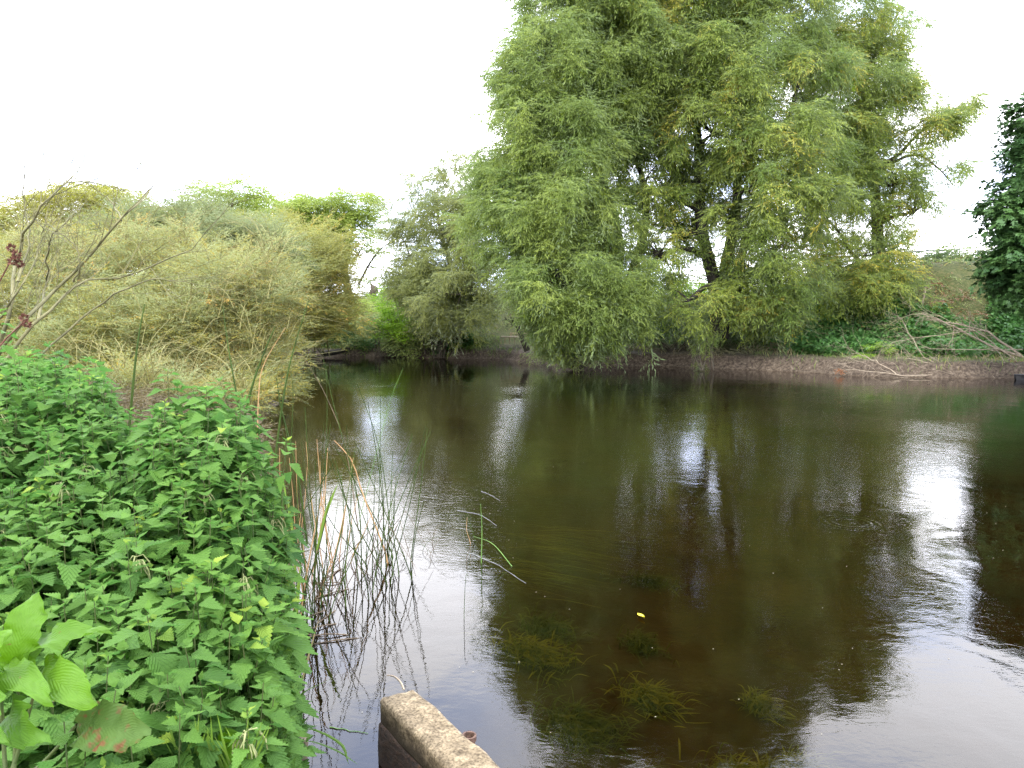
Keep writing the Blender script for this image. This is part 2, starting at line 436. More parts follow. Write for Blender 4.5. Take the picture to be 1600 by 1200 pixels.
def crown(acc, blobs, dens, temps, per=9, cr=.6, scale=(.7, 1.2), out=0.9, el=(-.2, .5), inner=.25, seed=1, tintc=(.5, .18), mat=0, minz=.12):
    r = np.random.default_rng(seed + 500)
    cs, outs = crown_points(blobs, dens, inner, seed)
    ctint = np.clip(r.normal(tintc[0], tintc[1], len(cs)), 0, 1)
    idx = np.repeat(np.arange(len(cs)), per)
    pos = cs[idx] + norm(r.normal(0, 1, (len(idx), 3))) * (cr * r.random(len(idx)) ** .5)[:, None] * np.array((1, 1, .6))
    h = outs[idx][:, :2] * out + r.normal(0, .55, (len(idx), 2))
    az = np.arctan2(h[:, 1], h[:, 0])
    e = r.uniform(el[0], el[1], len(idx))
    sc_ = r.uniform(scale[0], scale[1], len(idx))
    ti = ctint[idx] + r.normal(0, .08, len(idx))
    ok = pos[:, 2] > minz
    which = r.integers(0, len(temps), len(idx))
    for k, T in enumerate(temps):
        q = ok & (which == k)
        place(acc, T, pos[q], az[q], e[q], sc_[q], ti[q], mat=mat)
    return cs
def limbs(acc, root, targets, r0, r1, sides=6, n=9, sag=.12, jit=.03, every=1):
    for t in targets[::every]:
        t = np.asarray(t)
        m = root + (t - root) * .5 + np.array((0, 0, np.linalg.norm(t - root) * sag)) + rng.normal(0, .04 * np.linalg.norm(t - root), 3)
        tube(acc, smooth_path([root, m, t], n, jit), np.linspace(r0, r1, n), sides)

WS = [spray_template(s, 1.0, .6, 40, .165, .036, 4, .6, .8) for s in range(5)]                                     # willow twigs, 1 m
OS = [spray_template(20 + s, 1.0, .35, 40, .15, .030, 4, .15, .8) for s in range(5)]      # osier twigs
FS = [spray_template(40 + s, 1.0, .5, 16, .24, .075, 3, .45, .9) for s in range(4)]    # coarse far twigs
RS = [rosette_template(60 + s) for s in range(5)]
PS = [palm_template(80 + s, 12, .17) for s in range(5)]

# ------------------------------------------------------------------ the river and its banks
def pw(px, py): return tuple(PW(px, py)[:2])
# outline of the water: x, y, cut height, ledge width, rise, slope length
poly = [
    (-0.62, 2.55, .35, .3, .25, 1.5), (-1.0, 3.15, .35, .2, .5, 2.0), (-1.5, 4.4, .35, .2, .6, 2.5), (-2.3, 7.0, .35, .3, .6, 3),
    (-3.4, 10, .3, .3, .6, 3), (-4.9, 14.2, .25, .4, .8, 6), (-5.55, 17.5, .25, .5, 1, 8), (-8.5, 22, .25, .5, 1, 8), (-11.5, 29, .3, .5, 1.2, 8),
    (*pw(430, 562), .3, .5, 1.5, 8), (*pw(500, 558), .3, .8, 2.4, 8), (*pw(560, 557), .35, 1.2, 2.9, 9), (*pw(640, 558), .35, 1.0, 2.8, 8), (*pw(700, 561), .35, .8, 2.8, 7),
    (*pw(780, 562), .35, .9, 2.9, 6), (*pw(830, 566), .35, .9, 2.6, 6), (*pw(880, 573), .4, 1.0, 2.4, 6), (*pw(960, 573), .5, 1.6, 2.2, 6),
    (*pw(1040, 573), .5, 2.2, 2.2, 6), (*pw(1120, 576), .5, 2.0, 2.3, 5), (*pw(1200, 579), .5, 1.6, 2.4, 6),
    (*pw(1300, 585), .5, 2.6, 3.6, 7), (*pw(1400, 590), .5, 3.0, 4.6, 8), (*pw(1500, 591), .5, 3.0, 5.0, 8.5), (*pw(1600, 592), .5, 3.0, 5.0, 8.5), (24, 24, .5, 3, 4.5, 8.5),
    (60, 20, .5, 3, 4, 10), (60, -8, .3, 1, 1, 5), (10, -0.5, .3, .4, .3, 2), (3.0, 1.3, .3, .3, .25, 1.5), (0.5, 1.65, .35, .3, .25, 1.5), (-0.2, 2.1, .35, .3, .25, 1.5),
]
PA = np.array(poly, float)
def shore(x, y):
    """signed distance to the water's edge (positive on land) and the bank's numbers there"""
    p = np.stack([x, y], -1)
    best = np.full(x.shape, 1e9); par = np.zeros(x.shape + (4,)); inside = np.zeros(x.shape, bool)
    n = len(PA)
    wsum = np.zeros(x.shape); psum = np.zeros(x.shape + (4,))
    for i in range(n):
        a, b = PA[i, :2], PA[(i + 1) % n, :2]
        e = b - a
        t = np.clip(((p - a) @ e) / (e @ e), 0, 1)
        d = np.hypot(*(p - (a + t[..., None] * e)).transpose(-1, *range(p.ndim - 1)))
        q = PA[i, 2:] + t[..., None] * (PA[(i + 1) % n, 2:] - PA[i, 2:])
        wgt = 1 / (d + .15) ** 5 * np.hypot(*e) ** .3
        wsum += wgt; psum += q * wgt[..., None]
        best = np.minimum(best, d)
        c = (a[1] > p[..., 1]) != (b[1] > p[..., 1])
        with np.errstate(divide='ignore', invalid='ignore'):
            xx = a[0] + (p[..., 1] - a[1]) / (b[1] - a[1]) * (b[0] - a[0]) if b[1] != a[1] else np.zeros(x.shape)
        inside ^= c & (p[..., 0] < xx)
    return np.where(inside, -best, best), psum / wsum[..., None]
def sm(t):
    t = np.clip(t, 0, 1); return t * t * (3 - 2 * t)
wr = np.random.default_rng(3)
WK = wr.normal(0, 1, (10, 2)); WP = wr.random(10) * 6.28
def wob(x, y, k):
    s = 0
    for i in range(10):
        s = s + np.sin(x * WK[i, 0] * k + y * WK[i, 1] * k + WP[i])
    return s / 10 * 1.6
def ground(x, y):
    x = np.asarray(x, float); y = np.asarray(y, float)
    d, q = shore(x, y)
    d = d + (.10 + .16 * np.clip((y - 18) / 8, 0, 1)) * wob(x, y, 2.3) + (.05 + .07 * np.clip((y - 18) / 8, 0, 1)) * wob(x, y, 6)
    c, wd, rise, ln = q[..., 0], q[..., 1], q[..., 2], q[..., 3]
    land = c * sm(d / .55) + .10 * np.clip(d / np.maximum(wd, .1), 0, 1) + rise * sm((d - wd) / ln)
    land = land + sm(d / 2) * (.07 * wob(x, y, 1.1) + .02 * wob(x, y, 5)) + sm(d / .4) * (.02 + .03 * np.clip((y - 18) / 8, 0, 1)) * wob(x, y, 13)
    bed = -(.30 * sm(-d / .5) + .55 * sm(-d / 4.5)) + .05 * wob(x, y, .9) * sm(-d / 1.5) + .015 * wob(x, y, 6) * sm(-d)
    return np.where(d > 0, land, bed)
def G(x, y): return float(ground(np.array([x]), np.array([y]))[0])

xs = np.concatenate([-np.geomspace(700, 34, 16), np.arange(-32, -6, .4), np.arange(-6, 5, .12), np.arange(5, 27, .3), np.geomspace(28, 700, 18)])
ys = np.concatenate([-np.geomspace(60, 3, 8), np.arange(-2, 1.4, .3), np.arange(1.4, 8, .11), np.arange(8, 44, .28), np.arange(44, 58, .6), np.geomspace(60, 1500, 20)])
X, Yg = np.meshgrid(xs, ys)
Z = ground(X.ravel(), Yg.ravel()).reshape(X.shape)
a = Acc()
nx, ny = len(xs), len(ys)
i = (np.arange(ny - 1)[:, None] * nx + np.arange(nx - 1)[None]).ravel()
a.add(np.stack([X, Yg, Z], -1), np.stack([i, i + 1, i + 1 + nx, i + nx], -1))
gm, t = newmat('bank_earth_and_riverbed')
Lk = t.links.new
geo = N(t, 'ShaderNodeNewGeometry'); sp = N(t, 'ShaderNodeSeparateXYZ'); Lk(geo.outputs['Position'], sp.inputs[0])
n1 = N(t, 'ShaderNodeTexNoise'); n1.inputs['Scale'].default_value = 1.1; n1.inputs['Detail'].default_value = 8; n1.inputs['Roughness'].default_value = .7
n2 = N(t, 'ShaderNodeTexNoise'); n2.inputs['Scale'].default_value = 9; n2.inputs['Detail'].default_value = 8; n2.inputs['Roughness'].default_value = .7
for n in (n1, n2): Lk(geo.outputs['Position'], n.inputs['Vector'])
bedr = N(t, 'ShaderNodeValToRGB')
def setramp(n_, stops):
    el_ = n_.color_ramp.elements
    while len(el_) > 1: el_.remove(el_[-1])
    el_[0].position = stops[0][0]; el_[0].color = (*stops[0][1], 1)
    for p_, c_ in stops[1:]:
        el_.new(p_).color = (*c_, 1)
setramp(bedr, [(.30, (.024, .013, .005)), (.5, (.046, .026, .009)), (.75, (.080, .048, .019))])
mudr = N(t, 'ShaderNodeValToRGB')
setramp(mudr, [(.33, (.024, .017, .011)), (.5, (.085, .062, .042)), (.68, (.18, .14, .098))])
grs = N(t, 'ShaderNodeValToRGB')
setramp(grs, [(.33, (.030, .040, .012)), (.5, (.07, .080, .024)), (.68, (.14, .11, .05))])
Lk(n1.outputs[0], bedr.inputs[0]); Lk(n2.outputs[0], mudr.inputs[0]); Lk(n2.outputs[0], grs.inputs[0])
h1 = N(t, 'ShaderNodeMapRange'); h1.inputs[1].default_value = -.05; h1.inputs[2].default_value = .03
h2 = N(t, 'ShaderNodeMapRange'); h2.inputs[1].default_value = .62; h2.inputs[2].default_value = .95
ad = N(t, 'ShaderNodeMath', operation='MULTIPLY_ADD'); ad.inputs[1].default_value = .3
Lk(n1.outputs[0], ad.inputs[0]); Lk(sp.outputs['Z'], ad.inputs[2])
Lk(sp.outputs['Z'], h1.inputs[0]); Lk(ad.outputs[0], h2.inputs[0])
m1 = N(t, 'ShaderNodeMixRGB'); m2 = N(t, 'ShaderNodeMixRGB')
Lk(h1.outputs[0], m1.inputs[0]); Lk(bedr.outputs[0], m1.inputs[1]); Lk(mudr.outputs[0], m1.inputs[2])
Lk(h2.outputs[0], m2.inputs[0]); Lk(m1.outputs[0], m2.inputs[1]); Lk(grs.outputs[0], m2.inputs[2])
p = N(t, 'ShaderNodeBsdfPrincipled'); p.inputs['Roughness'].default_value = .9; p.inputs['Specular IOR Level'].default_value = .2
b = N(t, 'ShaderNodeBump'); b.inputs['Strength'].default_value = .7; b.inputs['Distance'].default_value = .04
o = N(t, 'ShaderNodeOutputMaterial')
Lk(m2.outputs[0], p.inputs['Base Color']); Lk(n2.outputs[0], b.inputs['Height']); Lk(b.outputs[0], p.inputs['Normal']); Lk(p.outputs[0], o.inputs[0])
tag(a.build('ground', gm, smooth=True), kind='structure')

# water: one sheet, clear brown, with ripples
wm, t = newmat('river_water')
Lk = t.links.new
geo = N(t, 'ShaderNodeNewGeometry')
def wave(scale, stretch, detail=2, rough=.5, dist=0.0):
    mp_ = N(t, 'ShaderNodeMapping'); mp_.inputs['Scale'].default_value = stretch
    n_ = N(t, 'ShaderNodeTexNoise'); n_.inputs['Scale'].default_value = scale; n_.inputs['Detail'].default_value = detail
    n_.inputs['Roughness'].default_value = rough; n_.inputs['Distortion'].default_value = dist
    Lk(geo.outputs['Position'], mp_.inputs[0]); Lk(mp_.outputs[0], n_.inputs['Vector'])
    return n_.outputs[0]
def math_(op, a_, b_=None, c_=None):
    n_ = N(t, 'ShaderNodeMath', operation=op)
    for k_, v_ in enumerate((a_, b_, c_)):
        if v_ is None: continue
        if isinstance(v_, (int, float)): n_.inputs[k_].default_value = v_
        else: Lk(v_, n_.inputs[k_])
    return n_.outputs[0]
w1 = wave(1.6, (1, .8, 1), 2, .5, .4)          # slow swell
w2 = wave(13, (.75, 1.25, 1), 3, .55, .6)        # ripples
w3 = wave(34, (.8, 1.2, 1), 2, .5)             # fine ripples
patch = wave(.22, (1, 1, 1), 2, .5)            # where the breeze and current roughen it
pr = N(t, 'ShaderNodeMapRange'); pr.inputs[1].default_value = .40; pr.inputs[2].default_value = .62
Lk(patch, pr.inputs[0])
spy = N(t, 'ShaderNodeSeparateXYZ'); Lk(geo.outputs['Position'], spy.inputs[0])
far = N(t, 'ShaderNodeMapRange'); far.inputs[1].default_value = 4.0; far.inputs[2].default_value = 9.5; far.inputs[3].default_value = .22; far.inputs[4].default_value = 1.0
Lk(spy.outputs['Y'], far.inputs[0])
far2 = N(t, 'ShaderNodeMapRange'); far2.inputs[1].default_value = 16; far2.inputs[2].default_value = 26; far2.inputs[3].default_value = 1.0; far2.inputs[4].default_value = .35
Lk(spy.outputs['Y'], far2.inputs[0])
rough = math_('MULTIPLY', math_('MULTIPLY', math_('MULTIPLY_ADD', pr.outputs[0], .75, .25), far.outputs[0]), far2.outputs[0])
hgt = math_('ADD', math_('MULTIPLY', w1, .007), math_('MULTIPLY', math_('ADD', math_('MULTIPLY', w2, .0042), math_('MULTIPLY', w3, .0012)), rough))
# a fish's ring
rc = PW(1328, 816)
def ring(rc, r1, amp, k):
    dx = math_('SUBTRACT', spy.outputs['X'], float(rc[0])); dy = math_('SUBTRACT', spy.outputs['Y'], float(rc[1]))
    dd = math_('SQRT', math_('ADD', math_('MULTIPLY', dx, dx), math_('MULTIPLY', dy, dy)))
    env = math_('MAXIMUM', math_('SUBTRACT', 1, math_('ABSOLUTE', math_('DIVIDE', math_('SUBTRACT', dd, r1), r1 * .5))), 0)
    return math_('MULTIPLY', math_('MULTIPLY', env, math_('SINE', math_('MULTIPLY', dd, k))), amp)
hgt = math_('ADD', hgt, ring(rc, .21, .0014, 80))
bmp = N(t, 'ShaderNodeBump'); bmp.inputs['Strength'].default_value = 1.0; bmp.inputs['Distance'].default_value = 1.0
Lk(hgt, bmp.inputs['Height'])
fr = N(t, 'ShaderNodeFresnel'); fr.inputs['IOR'].default_value = 1.42; Lk(bmp.outputs[0], fr.inputs['Normal'])
gl = N(t, 'ShaderNodeBsdfGlossy'); gl.inputs['Roughness'].default_value = .0; Lk(bmp.outputs[0], gl.inputs['Normal'])
gl.inputs['Color'].default_value = (1, 1, 1, 1)
tr = N(t, 'ShaderNodeBsdfTransparent'); tr.inputs['Color'].default_value = (.43, .35, .21, 1)
ms = N(t, 'ShaderNodeMixShader'); o = N(t, 'ShaderNodeOutputMaterial')
Lk(fr.outputs[0], ms.inputs[0]); Lk(tr.outputs[0], ms.inputs[1]); Lk(gl.outputs[0], ms.inputs[2]); Lk(ms.outputs[0], o.inputs[0])
a = Acc()
a.add([(-40, -10, 0), (70, -10, 0), (70, 60, 0), (-40, 60, 0)], [(0, 1, 2, 3)])
tag(a.build('river_water', wm), kind='structure')

# ------------------------------------------------------------------ great willows on the far bank
def tree(name, label, cat, base, crowns, trunks, leafm, barkm, dens, temps, group=None, hang=0, **kw):
    """trunks: list of (points, r0, r1); crowns: list of blobs"""
    root = thing(name, label, cat, tuple(base), group)
    t_ = Acc(); a_ = Acc()
    ends = []
    for pts, r0, r1 in trunks:
        q = smooth_path(pts, 14)
        tube(t_, q, np.linspace(r0, r1, 14), 9)
        ends += [(q[k], r0 + (r1 - r0) * k / 13) for k in range(3, 14)]
    cs = crown(a_, crowns, dens, temps, **kw)
    if hang:
        r_h = np.random.default_rng(len(cs))
        for k, T in enumerate(temps):
            q = cs[r_h.permutation(len(cs))[:int(len(cs) * hang)]]
            for rep in range(1):
                p_ = q + r_h.normal(0, .3, q.shape)
                p_ = p_[p_[:, 2] > 1.3]
                place(a_, T, p_, r_h.uniform(0, 6.28, len(p_)), r_h.uniform(-1.5, -1.05, len(p_)), r_h.uniform(.8, 1.5, len(p_)), np.clip(r_h.normal(.5, .28, len(p_)), 0, 1))
    E = np.array([e[0] for e in ends]); ER = np.array([e[1] for e in ends])
    for b in crowns:                      # a limb into every mass, twigs from it to some of its clumps
        c = P(b[0], b[1], b[4])
        dist = np.linalg.norm(E - c, axis=1) + 1.2 * np.maximum(E[:, 2] - c[2], 0)
        k = int(dist.argmin())
        r_ = max(.02, ER[k] * .6)
        limbs(t_, E[k], [c], r_, r_ * .35, 6)
        near = cs[np.linalg.norm((cs - c), axis=1) < max(S(b[2], b[4]), S(b[3], b[4]), b[5]) * 1.1]
        if len(near):
            limbs(t_, c, near[rng.permutation(len(near))[:14]], r_ * .32, .006, 4, 6)
    t_.build('trunk', barkm, root, smooth=True)
    a_.build('crown', leafm, root)
    return root

KW = dict(per=20, cr=.48, scale=(.55, 1.1), out=.85, el=(-.95, .6), inner=.15)
# left willow, boughs down to the water
blA = [(930, -55, 70, 55, 31, 2.6), (900, 10, 75, 60, 31, 3), (1000, 120, 50, 60, 31.5, 2), (867, 110, 75, 75, 30, 3), (940, 90, 85, 80, 31, 3), (838, 205, 66, 66, 30, 2.4), (880, 220, 80, 70, 29, 2.4),
       (962, 190, 60, 66, 31, 2.2), (808, 300, 62, 60, 30, 2.4), (872, 330, 72, 62, 28.5, 2.4), (935, 330, 60, 60, 30, 2), (833, 385, 56, 54, 29, 2.2),
       (870, 430, 62, 60, 27.5, 2), (945, 430, 52, 50, 28, 2), (872, 480, 46, 38, 28, 1.5), (925, 480, 55, 36, 27.5, 1.5), (985, 470, 40, 42, 28.5, 1.5),
       (783, 350, 45, 60, 30.5, 2, .7), (790, 235, 36, 50, 30.5, 1.6, .45), (813, 130, 36, 60, 30.5, 1.4, .3), (858, 50, 35, 50, 31, 1.5, .35)]
tree('willow_tree', 'left part of the great willow, boughs sweeping down to the water', 'tree', (*P(955, 540, 31)[:2], .8),
     blA, [([P(958, 548, 30.5), P(950, 480, 31), P(965, 380, 31), P(930, 250, 31), P(915, 130, 31), P(890, 20, 31)], .42, .10),
           ([P(962, 548, 30.5), P(985, 440, 31), P(1010, 330, 31.5), P(985, 200, 31.5)], .30, .08),
           ([P(955, 548, 30.5), P(900, 440, 30), P(850, 340, 29.5), P(810, 240, 30)], .28, .07)],
     M['willow_cool'], M['darkbark'], 1.12, WS, hang=.4, seed=11, tintc=(.5, .26), **KW)
# middle willow with several stems
blB = [(1020, -75, 85, 60, 32, 3), (1120, -85, 90, 60, 32, 3), (1210, -60, 70, 55, 32, 2.6), (1000, 20, 80, 60, 32, 3), (1090, 20, 85, 60, 32, 3), (1190, 30, 85, 55, 32, 3), (1050, 110, 75, 66, 31, 2.5), (1140, 110, 80, 70, 30, 2.6),
       (1230, 120, 75, 70, 31, 2.6), (1030, 200, 45, 55, 32, 1.8, .7), (1115, 210, 70, 60, 30, 2.2), (1200, 220, 72, 60, 29.5, 2.2), (1170, 300, 55, 48, 29, 1.8, .8),
       (1245, 300, 60, 60, 30, 2), (1190, 370, 42, 52, 28.5, 1.5), (1225, 420, 50, 50, 29.5, 1.5), (1165, 440, 40, 50, 29.5, 1.4, .7),
       (1040, 290, 40, 46, 31.5, 1.6, .9), (1000, 300, 36, 50, 31, 1.4, .6), (1100, 300, 40, 40, 32, 1.4, .4), (1060, 370, 34, 36, 31.5, 1.2, .7), (1140, 350, 40, 36, 31.5, 1.2, .4), (1270, 220, 40, 50, 32, 1.6, .7), (1030, 400, 40, 50, 30, 1.4, .7), (1075, 470, 34, 38, 29, 1.2, .6), (1200, 480, 45, 32, 30, 1.4, .8), (1095, 360, 25, 40, 32, 1.2, .5)]
tree('willow_tree', 'middle part of the great willow, with several dark stems rising together', 'tree', (*P(1122, 520, 31)[:2], 1.0),
     blB, [([P(1122, 528, 31), P(1118, 450, 31), P(1096, 360, 31), P(1092, 250, 31), P(1085, 130, 31.5), P(1090, 20, 32)], .34, .09),
           ([P(1126, 528, 31), P(1130, 440, 31), P(1150, 330, 31), P(1155, 220, 31), P(1180, 100, 31)], .32, .09),
           ([P(1130, 528, 31.2), P(1150, 430, 31.4), P(1175, 350, 31.4), P(1220, 230, 31), P(1250, 120, 31)], .24, .07),
           ([P(1093, 300, 31), P(1060, 270, 31.5), P(1020, 230, 32), P(990, 120, 32)], .16, .06)],
     M['willow'], M['darkbark'], 1.02, WS, hang=.14, seed=12, tintc=(.5, .26), **KW)
# right willow on top of the bank
blC = [(1310, 40, 70, 50, 35, 2.6), (1370, 60, 40, 40, 35, 1.8, .6), (1320, 130, 66, 60, 34, 2.4), (1380, 150, 40, 56, 34.5, 1.8), (1310, 220, 62, 55, 34, 2.2),
       (1370, 230, 50, 50, 34, 1.9), (1330, 300, 52, 45, 34, 1.7, .7), (1300, 330, 40, 40, 34, 1.4, .5), (1375, 340, 34, 40, 34, 1.2, .5), (1290, 60, 40, 60, 34, 1.6, .8), (1395, 290, 30, 40, 34, 1.3, .6), (1405, 15, 26, 35, 35, 1.2, .22),
       (1405, 90, 18, 40, 34.5, 1, .5), (1440, 190, 44, 32, 34, 1.2, .9), (1485, 178, 34, 28, 34, 1, .9), (1430, 240, 36, 30, 34, 1.1, .45), (1460, 290, 26, 40, 34, 1, .25), (1485, 255, 26, 42, 34, 1, .22),
       (1430, 330, 30, 40, 34, 1, .35), (1350, 400, 50, 40, 33, 1.6), (1300, 440, 50, 32, 32, 1.5), (1370, 440, 50, 34, 32, 1.5), (1290, 380, 40, 36, 33, 1.3, .5)]
tree('willow_tree', 'rightmost willow, standing on the bank top, one branch reaching out over the sky', 'tree', (*P(1372, 400, 34.5)[:2], 4.0),
     blC, [([P(1374, 440, 34.5), P(1370, 340, 34.5), P(1362, 250, 34.5), P(1345, 150, 34.5), P(1330, 60, 35)], .30, .08),
           ([P(1364, 260, 34.5), P(1400, 245, 34.2), P(1440, 205, 34), P(1490, 180, 34)], .11, .03),
           ([P(1380, 260, 34.5), P(1430, 242, 34.2), P(1465, 262, 34), P(1490, 290, 34)], .07, .02),
           ([P(1345, 150, 34.5), P(1370, 80, 35), P(1410, 10, 35)], .09, .02),
           ([P(1372, 425, 34), P(1335, 400, 33.5), P(1300, 350, 33), P(1260, 340, 33)], .10, .03)],
     M['willow'], M['bark'], 0.95, WS, hang=.2, seed=13, tintc=(.60, .26), **KW)
# grey-green willow beyond, left
blD = [(640, 330, 28, 34, 38, 1.4, .35), (700, 340, 44, 40, 37, 1.8, .8), (640, 440, 30, 34, 38, 1.4, .7), (735, 270, 40, 34, 37, 1.6, .5), (690, 280, 45, 36, 38, 1.6, .28), (655, 300, 28, 30, 38, 1.4, .2), (720, 320, 45, 50, 37, 2, .7), (665, 365, 45, 38, 38, 1.8, .6), (715, 390, 50, 50, 36, 2),
       (665, 430, 48, 36, 37, 1.8), (720, 460, 55, 40, 34.5, 1.8), (762, 440, 34, 36, 37, 1.6), (680, 480, 42, 28, 36, 1.5), (640, 400, 24, 40, 38, 1.2, .4)]
tree('willow_tree', 'smaller grey-green willow left of the great willow, thin and airy at its top', 'tree', (*P(712, 520, 37)[:2], 1.2),
     blD, [([P(715, 530, 37), P(712, 440, 37), P(690, 370, 37.5), P(680, 300, 38)], .22, .04), ([P(715, 530, 37), P(735, 430, 36.5), P(735, 330, 37)], .16, .04)],
     M['greywillow'], M['bark'], .85, WS, hang=.2, seed=14, **KW)

# far background trees
KF = dict(per=10, cr=.8, scale=(.6, 1.1), out=1, el=(-.2, .7), inner=.25)
tree('pale_green_tree', 'pale green tree with a bare forked trunk, beyond the olive shrub', 'tree', (*P(545, 460, 55)[:2], 3.2),
     [(550, 325, 36, 28, 55, 2, 1.2), (505, 332, 40, 26, 55, 2.2, 1.2), (545, 365, 36, 30, 55, 2, 1.1), (500, 380, 40, 36, 54, 2), (575, 340, 22, 36, 55, 1.4, .35), (560, 400, 30, 28, 55, 1.4, .35), (470, 350, 36, 36, 54, 2)],
     [([P(548, 470, 55), P(540, 430, 55), P(545, 380, 55), P(560, 330, 55)], .3, .06), ([P(546, 450, 55), P(528, 400, 55), P(510, 350, 55)], .2, .06)],
     M['lime'], M['bark'], 1.3, FS, seed=15, **KF)
tree('leaning_tree', 'thin dark leaning tree against the gap of sky, above the fence', 'tree', (*P(562, 440, 54)[:2], 3.2),
     [(610, 380, 30, 22, 54, 1.2, .3), (595, 420, 30, 20, 54, 1.2, .35)], [([P(560, 445, 54), P(580, 408, 54), P(600, 385, 54), P(628, 368, 54)], .09, .02)],
     M['greywillow'], M['darkbark'], .42, FS, seed=16, **KF)
tree('round_tree', 'pale green rounded tree behind the osiers, left of the bare forked trunk', 'tree', (*P(430, 440, 56)[:2], 2.5),
     [(490, 345, 44, 34, 56, 3), (470, 400, 50, 40, 55, 3), (425, 345, 52, 36, 56, 3), (400, 385, 45, 40, 55, 3), (455, 395, 45, 40, 54, 3), (440, 322, 34, 22, 57, 2, .6)],
     [([P(432, 470, 56), P(430, 400, 56), P(430, 350, 56)], .3, .06)], M['lime'], M['bark'], 1.3, FS, seed=17, **KF)
tree('airy_tree', 'tall airy tree with sky showing through its crown, highest of those behind the osiers', 'tree', (*P(355, 440, 50)[:2], 2.5),
     [(360, 302, 44, 24, 50, 1.8, .8), (330, 316, 28, 24, 50, 1.6, .7), (390, 308, 24, 24, 50, 1.4, .6), (350, 350, 48, 36, 50, 2.2), (390, 370, 40, 36, 50, 2), (310, 370, 40, 36, 50, 2)],
     [([P(355, 450, 50), P(358, 370, 50), P(365, 300, 50)], .25, .04)], M['lime'], M['bark'], 1.3, FS, seed=18, **KF)
tree('yellow_willow', 'yellow-green domed willow behind the bare twigs at far left', 'tree', (*P(140, 440, 34)[:2], 1.5),
     [(150, 332, 72, 40, 34, 2.5), (90, 352, 56, 44, 34, 2.4), (210, 370, 55, 40, 34, 2.2), (60, 400, 60, 50, 34, 2), (150, 400, 100, 50, 33, 2.4)],
     [([P(142, 470, 34), P(145, 400, 34), P(150, 345, 34)], .25, .06)], M['yellow'], M['bark'], 1.3, WS, seed=19, **{**KW, 'el': (-.1, .6)})
tree('dark_tree', 'distant dark tree just showing over the osiers, right of the yellow dome', 'tree', (*P(255, 400, 120)[:2], 5),
     [(240, 335, 30, 18, 120, 5), (275, 332, 28, 14, 120, 5), (215, 345, 24, 16, 120, 5)],
     [([P(250, 400, 120), P(250, 330, 120)], .4, .1)], M['hedge'], M['bark'], .12, FS, seed=20, per=9, cr=1.4, scale=(1.8, 3), out=1, el=(-.2, .7))
tree('far_hedgerow_tree', 'small grey-green bushy tree behind the broken stump, low in the sky gap', 'tree', (*P(600, 470, 62)[:2], 3.3),
     [(600, 445, 34, 16, 62, 2), (560, 450, 30, 22, 62, 2), (640, 455, 30, 24, 62, 2)], [([P(600, 480, 62), P(600, 445, 62)], .2, .05)],
     M['greywillow'], M['bark'], .35, FS, seed=21, **KF)

# dark broad-leaved tree at the right edge
tree('broadleaf_tree', 'dark green broad-leaved tree at the right edge, foliage down to the nettles', 'tree', (*P(1700, 520, 24)[:2], 1.5),
     [(1649, 180, 45, 50, 24, 1.6), (1644, 250, 52, 40, 24, 1.6), (1624, 320, 60, 45, 23.5, 1.6), (1634, 390, 66, 48, 23, 1.8), (1649, 450, 66, 36, 23, 1.6), (1724, 220, 70, 90, 24.5, 2.4),
      (1724, 350, 80, 90, 24.5, 2.4), (1724, 450, 80, 50, 24, 2), (1604, 345, 36, 30, 23.5, 1), (1584, 420, 30, 30, 24, 1, .8), (1824, 250, 90, 160, 25, 2.6, .6)],
     [([P(1705, 530, 24), P(1705, 400, 24), P(1700, 200, 24.5)], .3, .1)], M['dark'], M['darkbark'], 3.0, PS, seed=22,
     per=13, cr=.6, scale=(.5, .85), out=.8, el=(-.95, .5), inner=.3, tintc=(.5, .28))

# ------------------------------------------------------------------ osiers on the left
KO = dict(per=12, cr=.42, scale=(.3, .62), out=.9, el=(-.3, 1.25), inner=.2, minz=.05)
blO = [(200, 372, 22, 26, 17.5, .5, .6), (425, 405, 18, 26, 17, .5, .5), (60, 385, 34, 26, 17.5, .6, .5), (290, 378, 16, 22, 17.5, .5, .5), (345, 455, 100, 60, 17, 1.6), (255, 430, 70, 66, 18, 1.6), (170, 460, 90, 80, 17, 1.6), (60, 465, 90, 84, 17, 1.6), (110, 400, 50, 40, 17.5, 1, .7), (400, 445, 40, 30, 17, 1, .8),
       (260, 622, 80, 24, 12.5, .6), (360, 628, 50, 18, 13.5, .5), (200, 612, 50, 26, 12.5, .6), (230, 590, 80, 34, 14.6, .8), (330, 605, 70, 26, 14.8, .8), (390, 600, 50, 30, 15.6, .7), (390, 470, 70, 66, 16.5, 1.3), (300, 510, 110, 66, 16, 1.5),
       (190, 530, 100, 70, 15.5, 1.4), (370, 560, 60, 50, 16, 1.1), (415, 545, 30, 45, 16.5, .8, .7), (-20, 470, 90, 90, 16, 1.6), (90, 560, 100, 60, 15, 1.4), (425, 600, 28, 22, 16.2, .6, .8), (440, 500, 24, 40, 17, .6, .4)]
